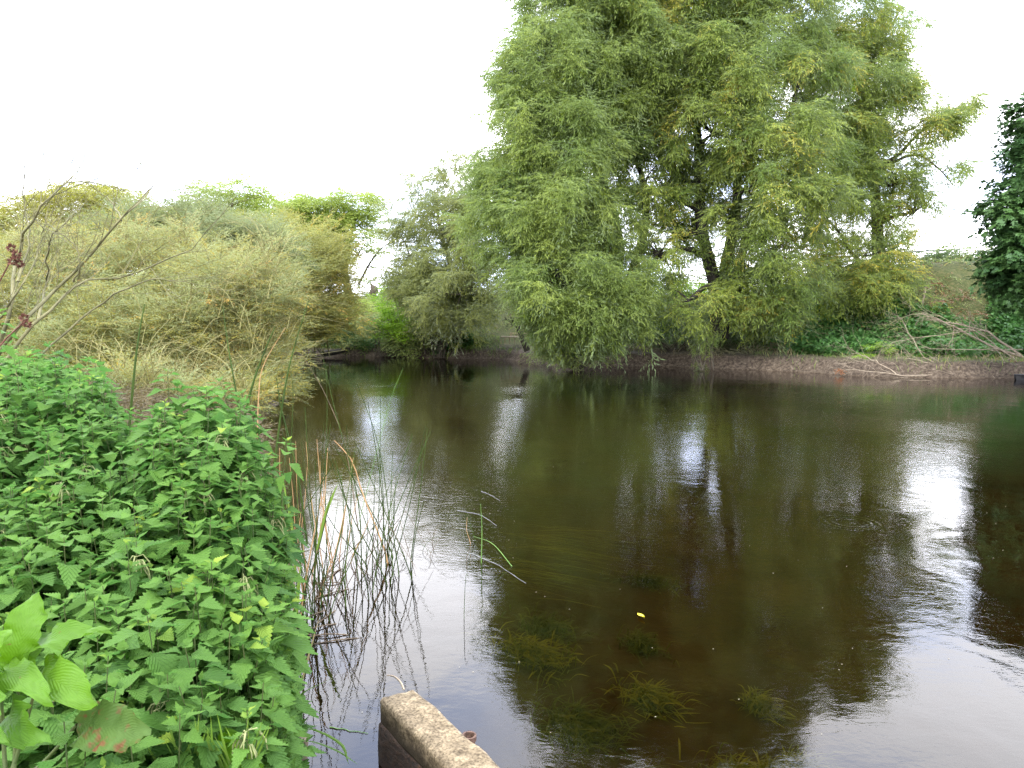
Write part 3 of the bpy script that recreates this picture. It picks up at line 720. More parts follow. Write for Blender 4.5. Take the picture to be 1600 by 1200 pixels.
def osier(name, label, base, blobs, leafm, dens, seed, ntw, twl, twY, group=None, **kw):
    root = thing(name, label, 'shrub', tuple(base), group)
    a_ = Acc(); t_ = Acc()
    cs = crown(a_, blobs, dens, OS, seed=seed, **kw)
    r = np.random.default_rng(seed)
    for b in blobs:
        c = P(b[0], b[1], b[4])
        g0 = np.array((base[0] + r.normal(0, .8), base[1] + r.normal(0, .5), .15))
        limbs(t_, g0, [c], .045, .02, 6, 9, .05)
        near = cs[np.linalg.norm(cs - c, axis=1) < S(b[2], b[4])]
        if len(near): limbs(t_, c, near[r.permutation(len(near))[:16]], .016, .004, 4, 6)
    # long arching rods in front of and through the leaves
    rods = t_
    for k in range(ntw):
        b = blobs[r.integers(0, len(blobs))]
        c = P(b[0] + r.normal(0, b[2] * .5), b[1] + b[3] * r.uniform(-.6, .8), b[4] - b[5] * r.uniform(.3, 1.2))
        l = twl * r.uniform(.4, 1); az = r.uniform(0, 2 * PI); lean = r.uniform(.2, 1.1)
        e = c + np.array((math.cos(az) * lean, math.sin(az) * .5, 1)) * l * .5
        tip = e + np.array((math.cos(az) * lean * 1.4, math.sin(az) * .6, r.uniform(-.2, .5))) * l * .6
        if min(c[2], e[2], tip[2]) < .05: continue
        tube(rods, smooth_path([c, e, tip], 8), np.linspace(.008, .0025, 8), 3, 1)
    t_.build('branches', [M['baretwig'], M['twig']], root, smooth=True)
    a_.build('leaves', leafm, root)
    return root
KO['tintc'] = (.5, .27)
osier('osier_shrub', 'large olive-tan osier thicket with arching bare rods, behind the nettles', (*PW(250, 640)[:2], .3), blO, M['osier'], 5.2, 31, 800, 1.5, 15, **KO)
osier('osier_shrub', 'olive-yellow osier leaning over the water where the river bends, dark roots below', (*P(480, 556, 37)[:2], .3),
      [(400, 400, 50, 44, 38, 1.8), (470, 400, 55, 50, 37, 1.9), (430, 455, 60, 50, 36, 1.9), (490, 455, 48, 46, 36, 1.7), (510, 495, 38, 32, 35.5, 1.4), (455, 505, 50, 30, 35.5, 1.5), (425, 510, 40, 40, 36, 1.5), (525, 425, 18, 30, 37, .9, .5)],
      M['osier2'], 2.4, 32, 60, 1.8, 30, **{**KO, 'per': 10, 'cr': .7, 'scale': (.8, 1.4)})
osier('osier_shrub', 'grey-green willow shrub behind the big osier thicket, below the airy tree', (*P(360, 520, 28)[:2], .5),
      [(300, 365, 70, 34, 28, 2), (380, 385, 60, 36, 28, 2), (230, 375, 60, 34, 27, 2), (340, 400, 90, 40, 27, 2), (420, 415, 40, 36, 28, 1.6)],
      M['greywillow'], 2.6, 33, 60, 1.6, 26, **{**KO, 'cr': .6, 'scale': (.6, 1.1)})

# bare branching shrub at far left
def branch(acc, p0, d, l, r, depth, rr, n=6, spread=.55, up=.25):
    pts = [p0]; dd = norm(d)
    for k in range(n):
        dd = norm(dd + rr.normal(0, .11, 3) + np.array((0, 0, up * .08)))
        pts.append(pts[-1] + dd * l / n)
    tube(acc, pts, np.linspace(r, r * .55, n + 1), 5 if r > .01 else 3)
    if depth <= 0: return
    for k in range(rr.integers(2, 5)):
        i_ = rr.integers(2, n + 1)
        nd = norm(dd + rr.normal(0, spread, 3) * np.array((1, .7, 1)) + np.array((0, 0, up)))
        branch(acc, pts[i_], nd, l * rr.uniform(.45, .8), r * .55, depth - 1, rr, n, spread, up)
t_ = Acc(); rr = np.random.default_rng(5)
Yb = 9.0
root = thing('bare_shrub', 'mostly leafless branching shrub rising dark against the sky at far left', 'shrub', (*P(-10, 600, Yb)[:2], .8))
for pts, r0 in [([(-20, 590), (15, 490), (28, 400), (60, 330), (120, 270)], .030), ([(-20, 590), (30, 510), (100, 440), (190, 345), (240, 290)], .028), ([(-15, 590), (60, 500), (130, 440), (200, 430), (300, 390)], .022),
                ([(28, 440), (45, 380), (38, 320), (40, 250)], .016), ([(60, 500), (75, 430), (80, 370), (130, 320)], .018), ([(115, 440), (125, 410), (105, 370), (50, 340)], .014), ([(-30, 540), (20, 470), (60, 390), (70, 350)], .016),
                ([(60, 560), (150, 480), (230, 440), (290, 440)], .014), ([(190, 345), (170, 310), (120, 280)], .010)]:
    q = smooth_path([P(x_, y_, Yb + U(-.5, .5)) for x_, y_ in pts], 14, .012)
    tube(t_, q, np.linspace(r0, r0 * .25, 14), 6)
    for k in range(3, 14, 1):
        dd = norm(q[min(k + 1, 13)] - q[k - 1]) + rr.normal(0, .6, 3) * np.array((1, .6, .8)) + np.array((.15, 0, .25))
        branch(t_, q[k], dd, rr.uniform(.4, .95), r0 * .24, 2, rr, 6, .5, .25)
t_.build('branches', M['baretwig'], root, smooth=True)
a_ = Acc()
crown(a_, [(60, 470, 70, 60, Yb, .6, .5), (160, 470, 60, 50, Yb, .6, .4), (20, 420, 40, 40, Yb, .5, .3)], 3, OS, per=3, cr=.3, scale=(.25, .45), seed=35, el=(-.2, 1), minz=.2)
a_.build('leaves', M['osier'], root)

# ------------------------------------------------------------------ bushes, nettles and undergrowth on the far bank
def bush(name, label, base, blobs, leafm, dens, temps, seed, group=None, stems=True, **kw):
    root = thing(name, label, 'bush' if 'nettle' not in name else 'nettles', tuple(base), group)
    a_ = Acc()
    cs = crown(a_, blobs, dens, temps, seed=seed, **kw)
    a_.build('foliage', leafm, root)
    if stems:
        t_ = Acc()
        g0 = np.array((base[0], base[1], max(.05, G(base[0], base[1]) - .1)))
        for t2 in cs[rng.permutation(len(cs))[:26]]:
            limbs(t_, g0 + rng.normal(0, .25, 3) * np.array((1, 1, 0)), [t2], .022, .005, 4, 7, .1)
        t_.build('stems', M['bark'], root, smooth=True)
    return root
KB = dict(per=9, cr=.35, scale=(.5, .9), out=.8, el=(-.3, .7), inner=.25, minz=.05)
KN = dict(per=10, cr=.35, scale=(.9, 1.5), out=.4, el=(-.3, .3), inner=.2, minz=.12)
def gb(px, py, Y): return (*P(px, py, Y)[:2], P(px, py, Y)[2])
bush('bright_bush', 'bright lime-green bush beside reddish leaves, in the middle of the far bank', gb(628, 540, 41), [(628, 468, 26, 34, 40.5, .9), (622, 505, 26, 28, 40.5, .9), (640, 515, 22, 22, 40, .8), (612, 485, 12, 20, 41, .6, .7)], M['bright'], 2.2, FS, 41, **KB)
bush('red_leaved_bush', 'thin bush with reddish-brown leaves, touching the lime-green bush', gb(648, 520, 41), [(640, 462, 18, 14, 41.2, .6, .5), (655, 482, 14, 18, 41, .6, .6), (676, 500, 14, 10, 40.5, .5, .4)], M['red'], 1.6, FS, 42, **KB)
bush('bramble_bush', 'low grey-green bramble sloping to the water below the lime-green bush', gb(600, 550, 40), [(600, 520, 40, 20, 41, 1), (635, 538, 38, 16, 39.8, .8), (560, 540, 26, 10, 41, .6), (740, 545, 20, 10, 38.5, .5), (585, 500, 30, 14, 43, 1), (650, 545, 26, 9, 39.3, .6)], M['under'], 1.8, FS, 43, **KB)
bush('hazel_bush', 'leafy olive bush under the smaller grey-green willow', gb(690, 530, 38), [(690, 500, 34, 24, 39.5, 1), (735, 498, 26, 20, 39, 1), (755, 478, 22, 16, 38, 1), (665, 515, 18, 16, 38.5, .7)], M['greywillow'], 1.7, FS, 44, **KB)
bush('green_bush', 'mid-green bush below the fence, at the left of the far bank', gb(545, 510, 46), [(548, 485, 28, 14, 46, 1), (575, 482, 22, 12, 46, 1), (520, 500, 18, 12, 45, .9)], M['lime'], 1.5, FS, 45, **KB)
bush('nettle_clump', 'dark green nettle clump behind the fallen log, left end of the far bank', gb(540, 545, 42), [(545, 520, 30, 16, 42, .9), (515, 530, 18, 12, 42, .8), (575, 535, 18, 12, 41.5, .7)], M['farnettle'], 3.2, RS, 46, stems=False, **KN)
bush('nettle_clump', 'rounded dark green nettle clump at the water, left of the landing stage', gb(705, 545, 39.5), [(706, 534, 25, 15, 39.5, .9), (725, 522, 16, 12, 39.5, .8), (690, 543, 13, 7, 39, .5)], M['farnettle'], 4.2, RS, 47, stems=False, **KN)
bush('hanging_bush', 'pale green bush drooping into the water with dead twigs, under the left willow', gb(905, 568, 29.5), [(880, 540, 34, 16, 29.3, .9), (920, 535, 32, 22, 29.3, .9), (900, 555, 38, 12, 28.9, .7), (865, 553, 22, 10, 29, .6, .8)], M['under'], 3.0, WS, 48, **{**KB, 'scale': (.35, .7)})
bush('bright_weed', 'small bright green leafy weed between the left willow and its drooping bush', gb(895, 540, 29), [(893, 533, 14, 10, 28.6, .4)], M['bright'], 5, FS, 49, stems=False, **{**KB, 'scale': (.3, .5)})
bush('hanging_spray', 'thin pale willow spray hanging to the water in front of the dark stems', gb(1097, 540, 29), [(1095, 535, 12, 32, 29, .3, .9), (1110, 515, 24, 14, 29.2, .5, .7), (1080, 520, 18, 14, 29.2, .4, .6)], M['willow'], 3, WS, 50, **{**KB, 'scale': (.3, .5), 'el': (-1.4, -.7)})
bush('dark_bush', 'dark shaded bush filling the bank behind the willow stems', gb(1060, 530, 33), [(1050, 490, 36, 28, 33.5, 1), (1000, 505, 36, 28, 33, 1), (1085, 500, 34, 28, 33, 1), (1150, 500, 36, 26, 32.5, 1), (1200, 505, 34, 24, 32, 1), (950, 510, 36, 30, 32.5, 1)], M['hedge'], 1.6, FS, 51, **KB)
bush('bright_bush', 'small patch of bright green bush seen between the willow stems', gb(1060, 470, 38), [(1065, 450, 34, 12, 38, 1)], M['bright'], 2.4, FS, 52, **KB)
bush('hedge_bush', 'olive-green hedge on the skyline left of the brown bracken', gb(1420, 440, 38), [(1440, 415, 30, 20, 38, 1.3), (1400, 430, 36, 24, 38, 1.3), (1470, 408, 30, 16, 38, 1.2)], M['hedge'], 1.4, FS, 53, **KB)
bush('hedge_bush', 'pale olive hedge on the skyline above the brown bracken, beside the dark tree', gb(1520, 440, 37), [(1500, 402, 30, 20, 38, 1.3), (1535, 405, 28, 22, 37, 1.3), (1560, 430, 26, 26, 36, 1.2)], M['under'], 1.4, FS, 54, **KB)
bush('dead_bracken', 'patch of rust-brown dead bracken high on the right bank', gb(1480, 450, 36), [(1490, 425, 40, 11, 35.5, .9), (1450, 435, 26, 9, 35, .8), (1520, 425, 22, 9, 35.5, .8)], M['brown'], 3, FS, 55, **KB)
bush('hedge_bush', 'long low hedge behind the willow stems, seen against the sky', gb(1200, 450, 41), [(1160, 432, 40, 14, 41, 1.3), (1230, 430, 40, 14, 41, 1.3), (1290, 428, 40, 16, 41, 1.3), (1100, 440, 36, 12, 41, 1.2), (1020, 440, 40, 12, 41, 1.3), (960, 440, 40, 14, 41, 1.3), (1340, 420, 36, 18, 41, 1.3)], M['hedge'], 1.2, FS, 56, **KB)
bush('grass_tuft', 'small green weed tuft on the muddy ledge right of the willows', gb(1375, 545, 27.5), [(1372, 542, 16, 6, 28, .4), (1355, 556, 9, 5, 27.5, .3)], M['bright'], 6, FS, 57, stems=False, **{**KB, 'scale': (.2, .35), 'cr': .15})
bush('sapling', 'yellow-green sapling in the dark nettles below the bracken', gb(1462, 500, 32), [(1462, 478, 16, 16, 31.5, .5), (1452, 492, 10, 12, 31.5, .5)], M['lime'], 2.6, FS, 58, **{**KB, 'scale': (.35, .6)})

bush('ivy_bush', 'light green ivy-covered bush filling the bank between the lime-green bush and the grey-green willow', gb(675, 520, 39), [(668, 455, 30, 28, 39.5, 1.1), (700, 475, 30, 28, 39, 1.1), (690, 440, 26, 22, 39.5, .9, .6), (640, 440, 14, 18, 40, .7, .6)], M['under'], 2.0, FS, 59, **KB)
bush('scrub_bush', 'pale scrubby bush behind the fence post, at the foot of the sky gap', gb(640, 470, 56), [(625, 462, 26, 12, 56, 1), (655, 455, 22, 16, 56, 1), (560, 462, 16, 10, 57, .9)], M['greywillow'], 1.4, FS, 65, **KB)
# masses of nettle and weeds over the far slopes
def carpet(name, label, region, n, leafm, temps, h, sc_, seed, tintc=(.5, .2), cat='undergrowth', dmin=.9, patchy=None):
    """rosettes over the ground where region(x, y, d) holds"""
    r = np.random.default_rng(seed)
    x0, x1, y0, y1 = region
    x = r.uniform(x0, x1, n * 4); y = r.uniform(y0, y1, n * 4)
    d, q = shore(x, y)
    px = 800 + F * x / (y * ct + .0001)
    ok = (d > dmin) & (d < 16)
    if patchy: ok &= patchy(px, d, x, y)
    x, y = x[ok][:n], y[ok][:n]
    g = ground(x, y)
    mound = (.55 + .45 * wob(x, y, 1.6)) * h
    z = g + mound * r.uniform(.35, 1.0, len(x)) ** .6
    a_ = Acc()
    wh = r.integers(0, len(temps), len(x))
    for k, T in enumerate(temps):
        s_ = wh == k; m = s_.sum()
        place(a_, T, np.stack([x, y, z], -1)[s_], r.uniform(0, 6.28, m), r.normal(0, .3, m), r.uniform(*sc_, m), r.normal(tintc[0], tintc[1], m))
    o_ = a_.build(name, leafm)
    return tag(o_, label, cat, kind='stuff')
carpet('nettle_bank', 'dark green nettles covering the right bank under the broad-leaved tree', (8, 32, 27, 42), 15000, M['farnettle'], RS, .95, (1.0, 1.7), 61, cat='nettles',
       patchy=lambda px, d, x, y: (px > 1205) & (d > 2.6 + .7 * wob(x, y, 1.3)) & ((d < 5.8 + .5 * wob(x, y, 1)) | (px > 1545)) & (d < 9.5))
carpet('dead_bracken_bank', 'rust-brown dead bracken and dry weeds along the top of the right bank', (14, 30, 28, 42), 800, M['brown'], FS, .6, (.35, .7), 66, cat='bracken',
       patchy=lambda px, d, x, y: (px > 1425) & (px < 1535) & (d > 5.8) & (d < 8.2 + wob(x, y, 1)) & (wob(x, y, 1.5) > -.25))
carpet('bank_undergrowth', 'mixed green weeds on the right bank below the rightmost willow', (8, 30, 28, 42), 4000, M['under'], FS, .6, (.3, .7), 67,
       patchy=lambda px, d, x, y: (px > 1205) & (px < 1600) & (d > 2.2) & (d < 9.5) & (wob(x, y, 1.8) > .1))
carpet('bank_undergrowth', 'mixed green and dry undergrowth on the left half of the far bank', (-16, 9, 29, 60), 12000, M['under'], FS, .8, (.35, .8), 62,
       patchy=lambda px, d, x, y: (px < 960) & (px > 380) & (d > 1.3 + .7 * wob(x, y, 1.3)) & ((px < 760) | (px > 845) | (d > 5)))
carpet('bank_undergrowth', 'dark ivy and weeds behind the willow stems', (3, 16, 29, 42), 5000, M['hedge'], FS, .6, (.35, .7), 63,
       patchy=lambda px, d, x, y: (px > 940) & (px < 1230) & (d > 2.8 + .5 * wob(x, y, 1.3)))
carpet('hilltop_grass', 'rough grass on top of the far bank', (-40, 45, 36, 62), 7000, M['under'], FS, .5, (.5, .9), 64, dmin=9, cat='grass')
carpet('bank_undergrowth', 'dry twiggy olive growth on the near left bank, between the nettles and the osiers', (-9, -1.3, 4.3, 15), 6500, M['dryscrub'], OS, .55, (.2, .42), 68, dmin=.05,
       patchy=lambda px, d, x, y: (d < 5) & (x < 0))
# sparse short grass and leaf litter on the muddy ledge
def scatter_flat(name, label, n, leafm, box, seed, cond, size, cat, upright=False):
    r = np.random.default_rng(seed)
    x = r.uniform(box[0], box[1], n * 6); y = r.uniform(box[2], box[3], n * 6)
    d, q = shore(x, y); px = 800 + F * x / (y * ct + 1e-4)
    ok = cond(px, d, x, y); x, y = x[ok][:n], y[ok][:n]; z = ground(x, y)
    m = len(x)
    T = dict(v=np.array([(0, 0, 0), (.45, .28, .02), (1, 0, 0), (.45, -.28, .02)]), f=np.array([[0, 1, 2, 3]]), t=np.zeros(4))
    if upright: T = dict(v=np.array([(0, -.04, 0), (.5, -.03, 0), (1, 0, -.25), (.5, .04, 0)]), f=np.array([[0, 1, 2, 3]]), t=np.zeros(4))
    a_ = Acc()
    place(a_, T, np.stack([x, y, np.maximum(z, 0.0) + .015], -1), r.uniform(0, 6.28, m), r.uniform(.7, 1.5, m) if upright else r.normal(.1, .25, m), r.uniform(*size, m), r.uniform(0, 1, m))
    return tag(a_.build(name, leafm), label, cat, kind='stuff')
scatter_flat('fallen_leaves', 'pale fallen leaves on the muddy far bank', 1300, M['litter'], (-14, 26, 24, 44), 71, lambda px, d, x, y: (d > .02) & (d < 3.4), (.03, .07), 'leaf litter')
scatter_flat('ledge_grass', 'thin patches of grass on the muddy ledge', 5000, M['grass'], (6, 26, 25, 34), 72, lambda px, d, x, y: (d > .5) & (d < 4) & (wob(x, y, 1.4) > -.05) & (px > 1180), (.07, .18), 'grass', True)
scatter_flat('bank_grass', 'grass on the far bank left of the willows', 6000, M['grass'], (-14, 4, 30, 44), 73, lambda px, d, x, y: (d > .25) & (d < 2.6) & (wob(x, y, 1.7) > 0.0), (.10, .35), 'grass', True)
scatter_flat('dry_grass', 'straw-coloured dead stalks on the far banks', 3500, M['drygrass'], (-16, 26, 25, 46), 74, lambda px, d, x, y: (d > .15) & (d < 4.5) & (wob(x, y, .9) > 0.15), (.12, .4), 'grass', True)
scatter_flat('shore_grass', 'ragged grass and weeds hanging over the edge of the far bank', 7000, M['under'], (-14, 26, 24, 44), 76, lambda px, d, x, y: (d > .12) & (d < .9) & (wob(x, y, 2.6) > -.05) & ((px < 860) | (px > 1150)), (.12, .42), 'grass', True)
# roots hanging in the dark undercut bank
r = np.random.default_rng(75)
a_ = Acc()
for k in range(700):
    px = r.choice([r.uniform(830, 1100), r.uniform(440, 530), r.uniform(1100, 1300)], p=[.5, .3, .2])
    py = {0: 572, 1: 558}[int(px < 600)] if px < 1100 else 577
    q0 = PW(px, py - 3)
    d0 = np.array((q0[0], q0[1] + r.uniform(-.1, .5), G(q0[0], q0[1] + .6) + r.uniform(-.05, .3)))
    l = r.uniform(.3, .9)
    e = d0 + np.array((r.normal(0, .35), -r.uniform(.2, .6), -r.uniform(.1, .5)))
    e[2] = max(e[2], -.05)
    mid = (d0 + e) / 2 + np.array((r.normal(0, .1), -.1, .08))
    tube(a_, smooth_path([d0, mid, e], 6), np.linspace(.016, .005, 6), 4)
tag(a_.build('hanging_roots', [M['baretwig']], smooth=True), 'tangle of thin roots and dead twigs hanging at the foot of the far bank', 'roots', kind='stuff')

# fallen pale branch in the water at the right
t_ = Acc(); rr = np.random.default_rng(9)
b0 = P(1640, 575, 26)
root = thing('fallen_branch', 'bleached dead branch lying from the right bank into the water', 'dead branch', tuple(P(1600, 575, 26)))
for pts, r0 in [([(1680, 590, 26), (1598, 558, 26), (1560, 545, 26.2), (1510, 520, 26.5), (1465, 498, 27)], .06), ([(1598, 558, 26), (1555, 525, 26.3), (1530, 515, 26.6), (1480, 505, 27), (1440, 490, 27.4)], .045),
                ([(1640, 590, 26), (1597, 575, 26), (1565, 545, 26), (1520, 516, 26.3), (1500, 513, 26.6)], .03), ([(1640, 592, 25.7), (1590, 584, 25.7), (1530, 583, 25.8), (1460, 570, 26), (1420, 560, 26.2)], .04),
                ([(1530, 584, 25.6), (1480, 586, 25.5), (1400, 586, 25.6), (1340, 578, 25.9)], .03), ([(1550, 583, 25.8), (1500, 576, 26), (1450, 562, 26.2), (1425, 528, 26.6), (1410, 500, 27)], .026),
                ([(1400, 584, 25.7), (1370, 565, 26), (1350, 556, 26.3), (1330, 552, 26.6)], .022), ([(1598, 546, 26), (1540, 547, 26.2), (1470, 545, 26.5), (1440, 543, 26.8)], .020),
                ([(1490, 508, 26.8), (1488, 530, 26.6), (1478, 545, 26.5)], .018), ([(1525, 516, 26.4), (1430, 528, 26.8), (1380, 540, 27)], .016), ([(1540, 508, 27), (1536, 525, 26.8), (1530, 497, 27.2)], .012)]:
    q = smooth_path([P(*p_) for p_ in pts], 12, .02); q[:, 2] = np.maximum(q[:, 2], -.03)
    tube(t_, q, np.linspace(r0, r0 * .35, 12) * .9, 6)
    for k in range(3, 12, 1):
        dd = norm(q[min(k + 1, 11)] - q[k - 1]) + rr.normal(0, .55, 3) * np.array((1, .6, 1)) + np.array((-.2, 0, -.12))
        branch(t_, q[k], dd, rr.uniform(.4, 1.1), r0 * .22, 2, rr, 5, .5, -.05)
for v_ in t_.v: v_[:, 2] = np.maximum(v_[:, 2], -.08)
t_.build('branch', M['greytwig'], root, smooth=True)
# dead branch debris below the left osier and log
t_ = Acc()
tube(t_, smooth_path([P(505, 553, 39), P(530, 549, 40), P(552, 543, 41), P(566, 536, 42)], 10, .02), np.linspace(.16, .08, 10), 8)
tag(t_.build('fallen_log', M['darkbark'], smooth=True), 'dark fallen log lying along the water at the left end of the far bank', 'log')
t_ = Acc()
tube(t_, smooth_path([P(400, 562, 36), P(450, 559, 37.5), P(500, 558, 38.3)], 10, .015), np.linspace(.07, .04, 10), 6)
for k in range(14): branch(t_, P(U(450, 505), 558, 37.5), np.array((U(-1, 1), -.6, U(-.1, .6))), U(.4, .9), .018, 1, rr, 5, .5, 0)
tag(t_.build('dead_branch', M['baretwig'], smooth=True), 'thin grey branch floating under the leaning olive osier', 'dead branch')
t_ = Acc()
q = smooth_path([P(824, 548, 36), P(816, 527, 36), P(808, 508, 36.1), P(800, 498, 36.1)], 9, .01)
tube(t_, q, np.linspace(.16, .09, 9), 9)
branch(t_, q[6], np.array((-.8, 0, .3)), .5, .06, 1, rr); branch(t_, q[5], np.array((.5, 0, .8)), .7, .05, 1, rr)
tag(t_.build('tree_stump', M['darkbark'], smooth=True), 'short dark leaning stump in front of the wooden landing stage', 'stump')
t_ = Acc()
q = smooth_path([P(584, 480, 53), P(583, 462, 53), P(585, 452, 53), P(580, 443, 53)], 8, .02)
tube(t_, q, np.array((.30, .27, .25, .26, .30, .27, .15, .05)), 9)
tag(t_.build('snapped_stump', M['bark'], smooth=True), 'broken reddish-brown tree trunk standing behind the fence rail', 'stump')

# ------------------------------------------------------------------ carpentry
def box(acc, c, half, rz=0, mat=0, rx=0):
    v = np.array([(x_, y_, z_) for z_ in (-1, 1) for y_ in (-1, 1) for x_ in (-1, 1)], float) * half
    if rx:
        cc, s_ = math.cos(rx), math.sin(rx); v = v @ np.array([[cc, 0, s_], [0, 1, 0], [-s_, 0, cc]]).T
    cc, s_ = math.cos(rz), math.sin(rz)
    v = v @ np.array([[cc, -s_, 0], [s_, cc, 0], [0, 0, 1]]).T + np.asarray(c)
    acc.add(v, [(0, 2, 3, 1), (4, 5, 7, 6), (0, 1, 5, 4), (2, 6, 7, 3), (0, 4, 6, 2), (1, 3, 7, 5)], mat)
# landing stage
root = thing('landing_stage', 'small wooden landing stage on thin legs in the far bank, left of the stump', 'landing stage', tuple(P(805, 535, 38.5)))
Yl = 38.5
a_ = Acc(); box(a_, P(802, 526.5, Yl), (S(19, Yl), .35, .035)); a_.build('platform', M['plank'], root)
for x_ in (783, 789, 796, 804, 820):
    a_ = Acc(); box(a_, P(x_, 532, Yl - .3), (.022, .022, S(6, Yl))); a_.build('leg', M['plank'], root)
a_ = Acc()
box(a_, P(812, 520.8, Yl + .5), (S(13, Yl), .02, .03)); box(a_, P(812, 523.5, Yl + .5), (S(13, Yl), .02, .018))
for x_ in (798, 812, 824): box(a_, P(x_, 522.5, Yl + .46), (.03, .03, S(3.5, Yl)))
a_.build('rail', M['plank'], root)
# fence
root = thing('fence', 'grey wooden rail fence with a thick end post, above the far bank at left', 'fence', tuple(P(580, 478, 50)))
a_ = Acc(); box(a_, P(595, 470, 50), (S(3.2, 50), .14, S(10, 50))); box(a_, P(595, 459.5, 50), (S(2.4, 50), .1, .06)); a_.build('post', M['fence'], root)
a_ = Acc(); box(a_, P(567, 475, 50), (S(1.6, 50), .08, S(7, 50))); a_.build('post', M['fence'], root)
a_ = Acc(); box(a_, P(580, 470.5, 50.02), (S(12, 50), .03, .07)); a_.build('rail', M['fence'], root)
a_ = Acc(); box(a_, P(548, 471.5, 50.02), (S(17, 50), .03, .07)); a_.build('rail', M['fence'], root)
# long rail on the skyline behind the willows
root = thing('guard_rail', 'thin dark rail running along the skyline behind the rightmost willow', 'rail', tuple(P(1380, 430, 45)))
a_ = Acc(); tube(a_, smooth_path([P(1190, 412, 47), P(1260, 405, 46), P(1340, 400, 45), P(1430, 393, 44), P(1500, 390, 43)], 16), np.full(16, .05), 6); a_.build('rail', M['rail'], root, smooth=True)
for x_, y_ in ((1200, 411), (1270, 404), (1340, 400), (1410, 395), (1480, 391)):
    a_ = Acc(); Yr = 47 - (x_ - 1190) / 77; box(a_, P(x_, y_ + 20, Yr), (.05, .05, S(20, Yr))); a_.build('post', M['rail'], root)
# broken pale stick on the slope
a_ = Acc(); tube(a_, smooth_path([P(1441, 475, 31), P(1445, 460, 31), P(1446, 449, 31)], 6), np.full(6, .035), 6); branch(a_, P(1446, 455, 31), np.array((.6, 0, .5)), .35, .02, 0, rr)
tag(a_.build('broken_stick', M['greytwig'], smooth=True), 'pale snapped stick standing up out of the nettles below the bracken', 'stick')
# umbels by the bracken
for k, (x_, y_) in enumerate(((1447, 437), (1456, 431), (1468, 428), (1478, 424), (1474, 433))):
    a_ = Acc(); r = np.random.default_rng(90 + k)
    c = P(x_, y_, 33.5)
    for j in range(40):
        an, rad = r.uniform(0, 6.28), r.uniform(0, .17)
        p_ = c + np.array((math.cos(an) * rad, math.sin(an) * rad, .04 * r.random() - rad * .2))
        a_.add(rhomb(p_, norm(np.array((math.cos(an), math.sin(an), .2))), np.array((0, 0, 1.)), .06, .05), [(0, 1, 2, 3)], tint=r.random())
    tube(a_, smooth_path([c - np.array((0, 0, .9)), c], 4), np.full(4, .012), 4)
    tag(a_.build('umbel_flower', M['umbel']), 'flat pale green flower head on a stalk beside the brown bracken', 'flower', 'umbel flower heads on the bank')
# red weeds on the mud
bush('red_weed', 'patch of small red leaves on the mud behind the bleached branch', gb(1585, 575, 25.5), [(1585, 571, 18, 5, 26.2, .3)], M['red'], 3, FS, 95, stems=False, **{**KB, 'scale': (.15, .25), 'cr': .12})
bush('red_weed', 'few red leaves at the waterline by the left tip of the bleached branch', gb(1322, 582, 26), [(1322, 579, 14, 2, 26.3, .2)], M['red'], 3, FS, 96, stems=False, **{**KB, 'scale': (.12, .2), 'cr': .1})
# scrap of plastic
a_ = Acc(); r = np.random.default_rng(4)
c = P(1545, 583, 25.7); n_ = 7
gx, gy = np.meshgrid(np.linspace(-.28, .28, n_), np.linspace(-.1, .1, n_))
a_.add(np.stack([c[0] + gx + r.normal(0, .015, gx.shape), c[1] + gy, .07 + r.normal(0, .03, gx.shape)], -1), [(j * n_ + i_, j * n_ + i_ + 1, (j + 1) * n_ + i_ + 1, (j + 1) * n_ + i_) for j in range(n_ - 1) for i_ in range(n_ - 1)])
tag(a_.build('plastic_scrap', M['green_net'], smooth=True), 'crumpled pale green plastic scrap caught on the bleached branch', 'litter')
# bow of a moored dark punt at the right edge
a_ = Acc()
bx = [P(1586, 592, 24.6), P(1604, 585, 24.6)]
L0 = PW(1585, 594); 
hull = []
for s_, wd, top in ((0, .05, .20), (.35, .22, .19), (.9, .36, .17), (1.6, .42, .16), (2.6, .42, .16)):
    hull.append([(L0[0] + s_, L0[1] - wd, top), (L0[0] + s_ + .04, L0[1] - wd * .75, -.05), (L0[0] + s_ + .04, L0[1] + wd * .75, -.05), (L0[0] + s_, L0[1] + wd, top), (L0[0] + s_, L0[1] + wd - .03, top), (L0[0] + s_, L0[1], .06), (L0[0] + s_, L0[1] - wd + .03, top)])
hv = np.array(hull); ns, nr = hv.shape[:2]
a_.add(hv, [(s_ * nr + j, s_ * nr + (j + 1) % nr, (s_ + 1) * nr + (j + 1) % nr, (s_ + 1) * nr + j) for s_ in range(ns - 1) for j in range(nr)])
tag(a_.build('moored_punt', M['boat']), 'dark pointed bow of a low punt at the right edge of the water', 'boat')

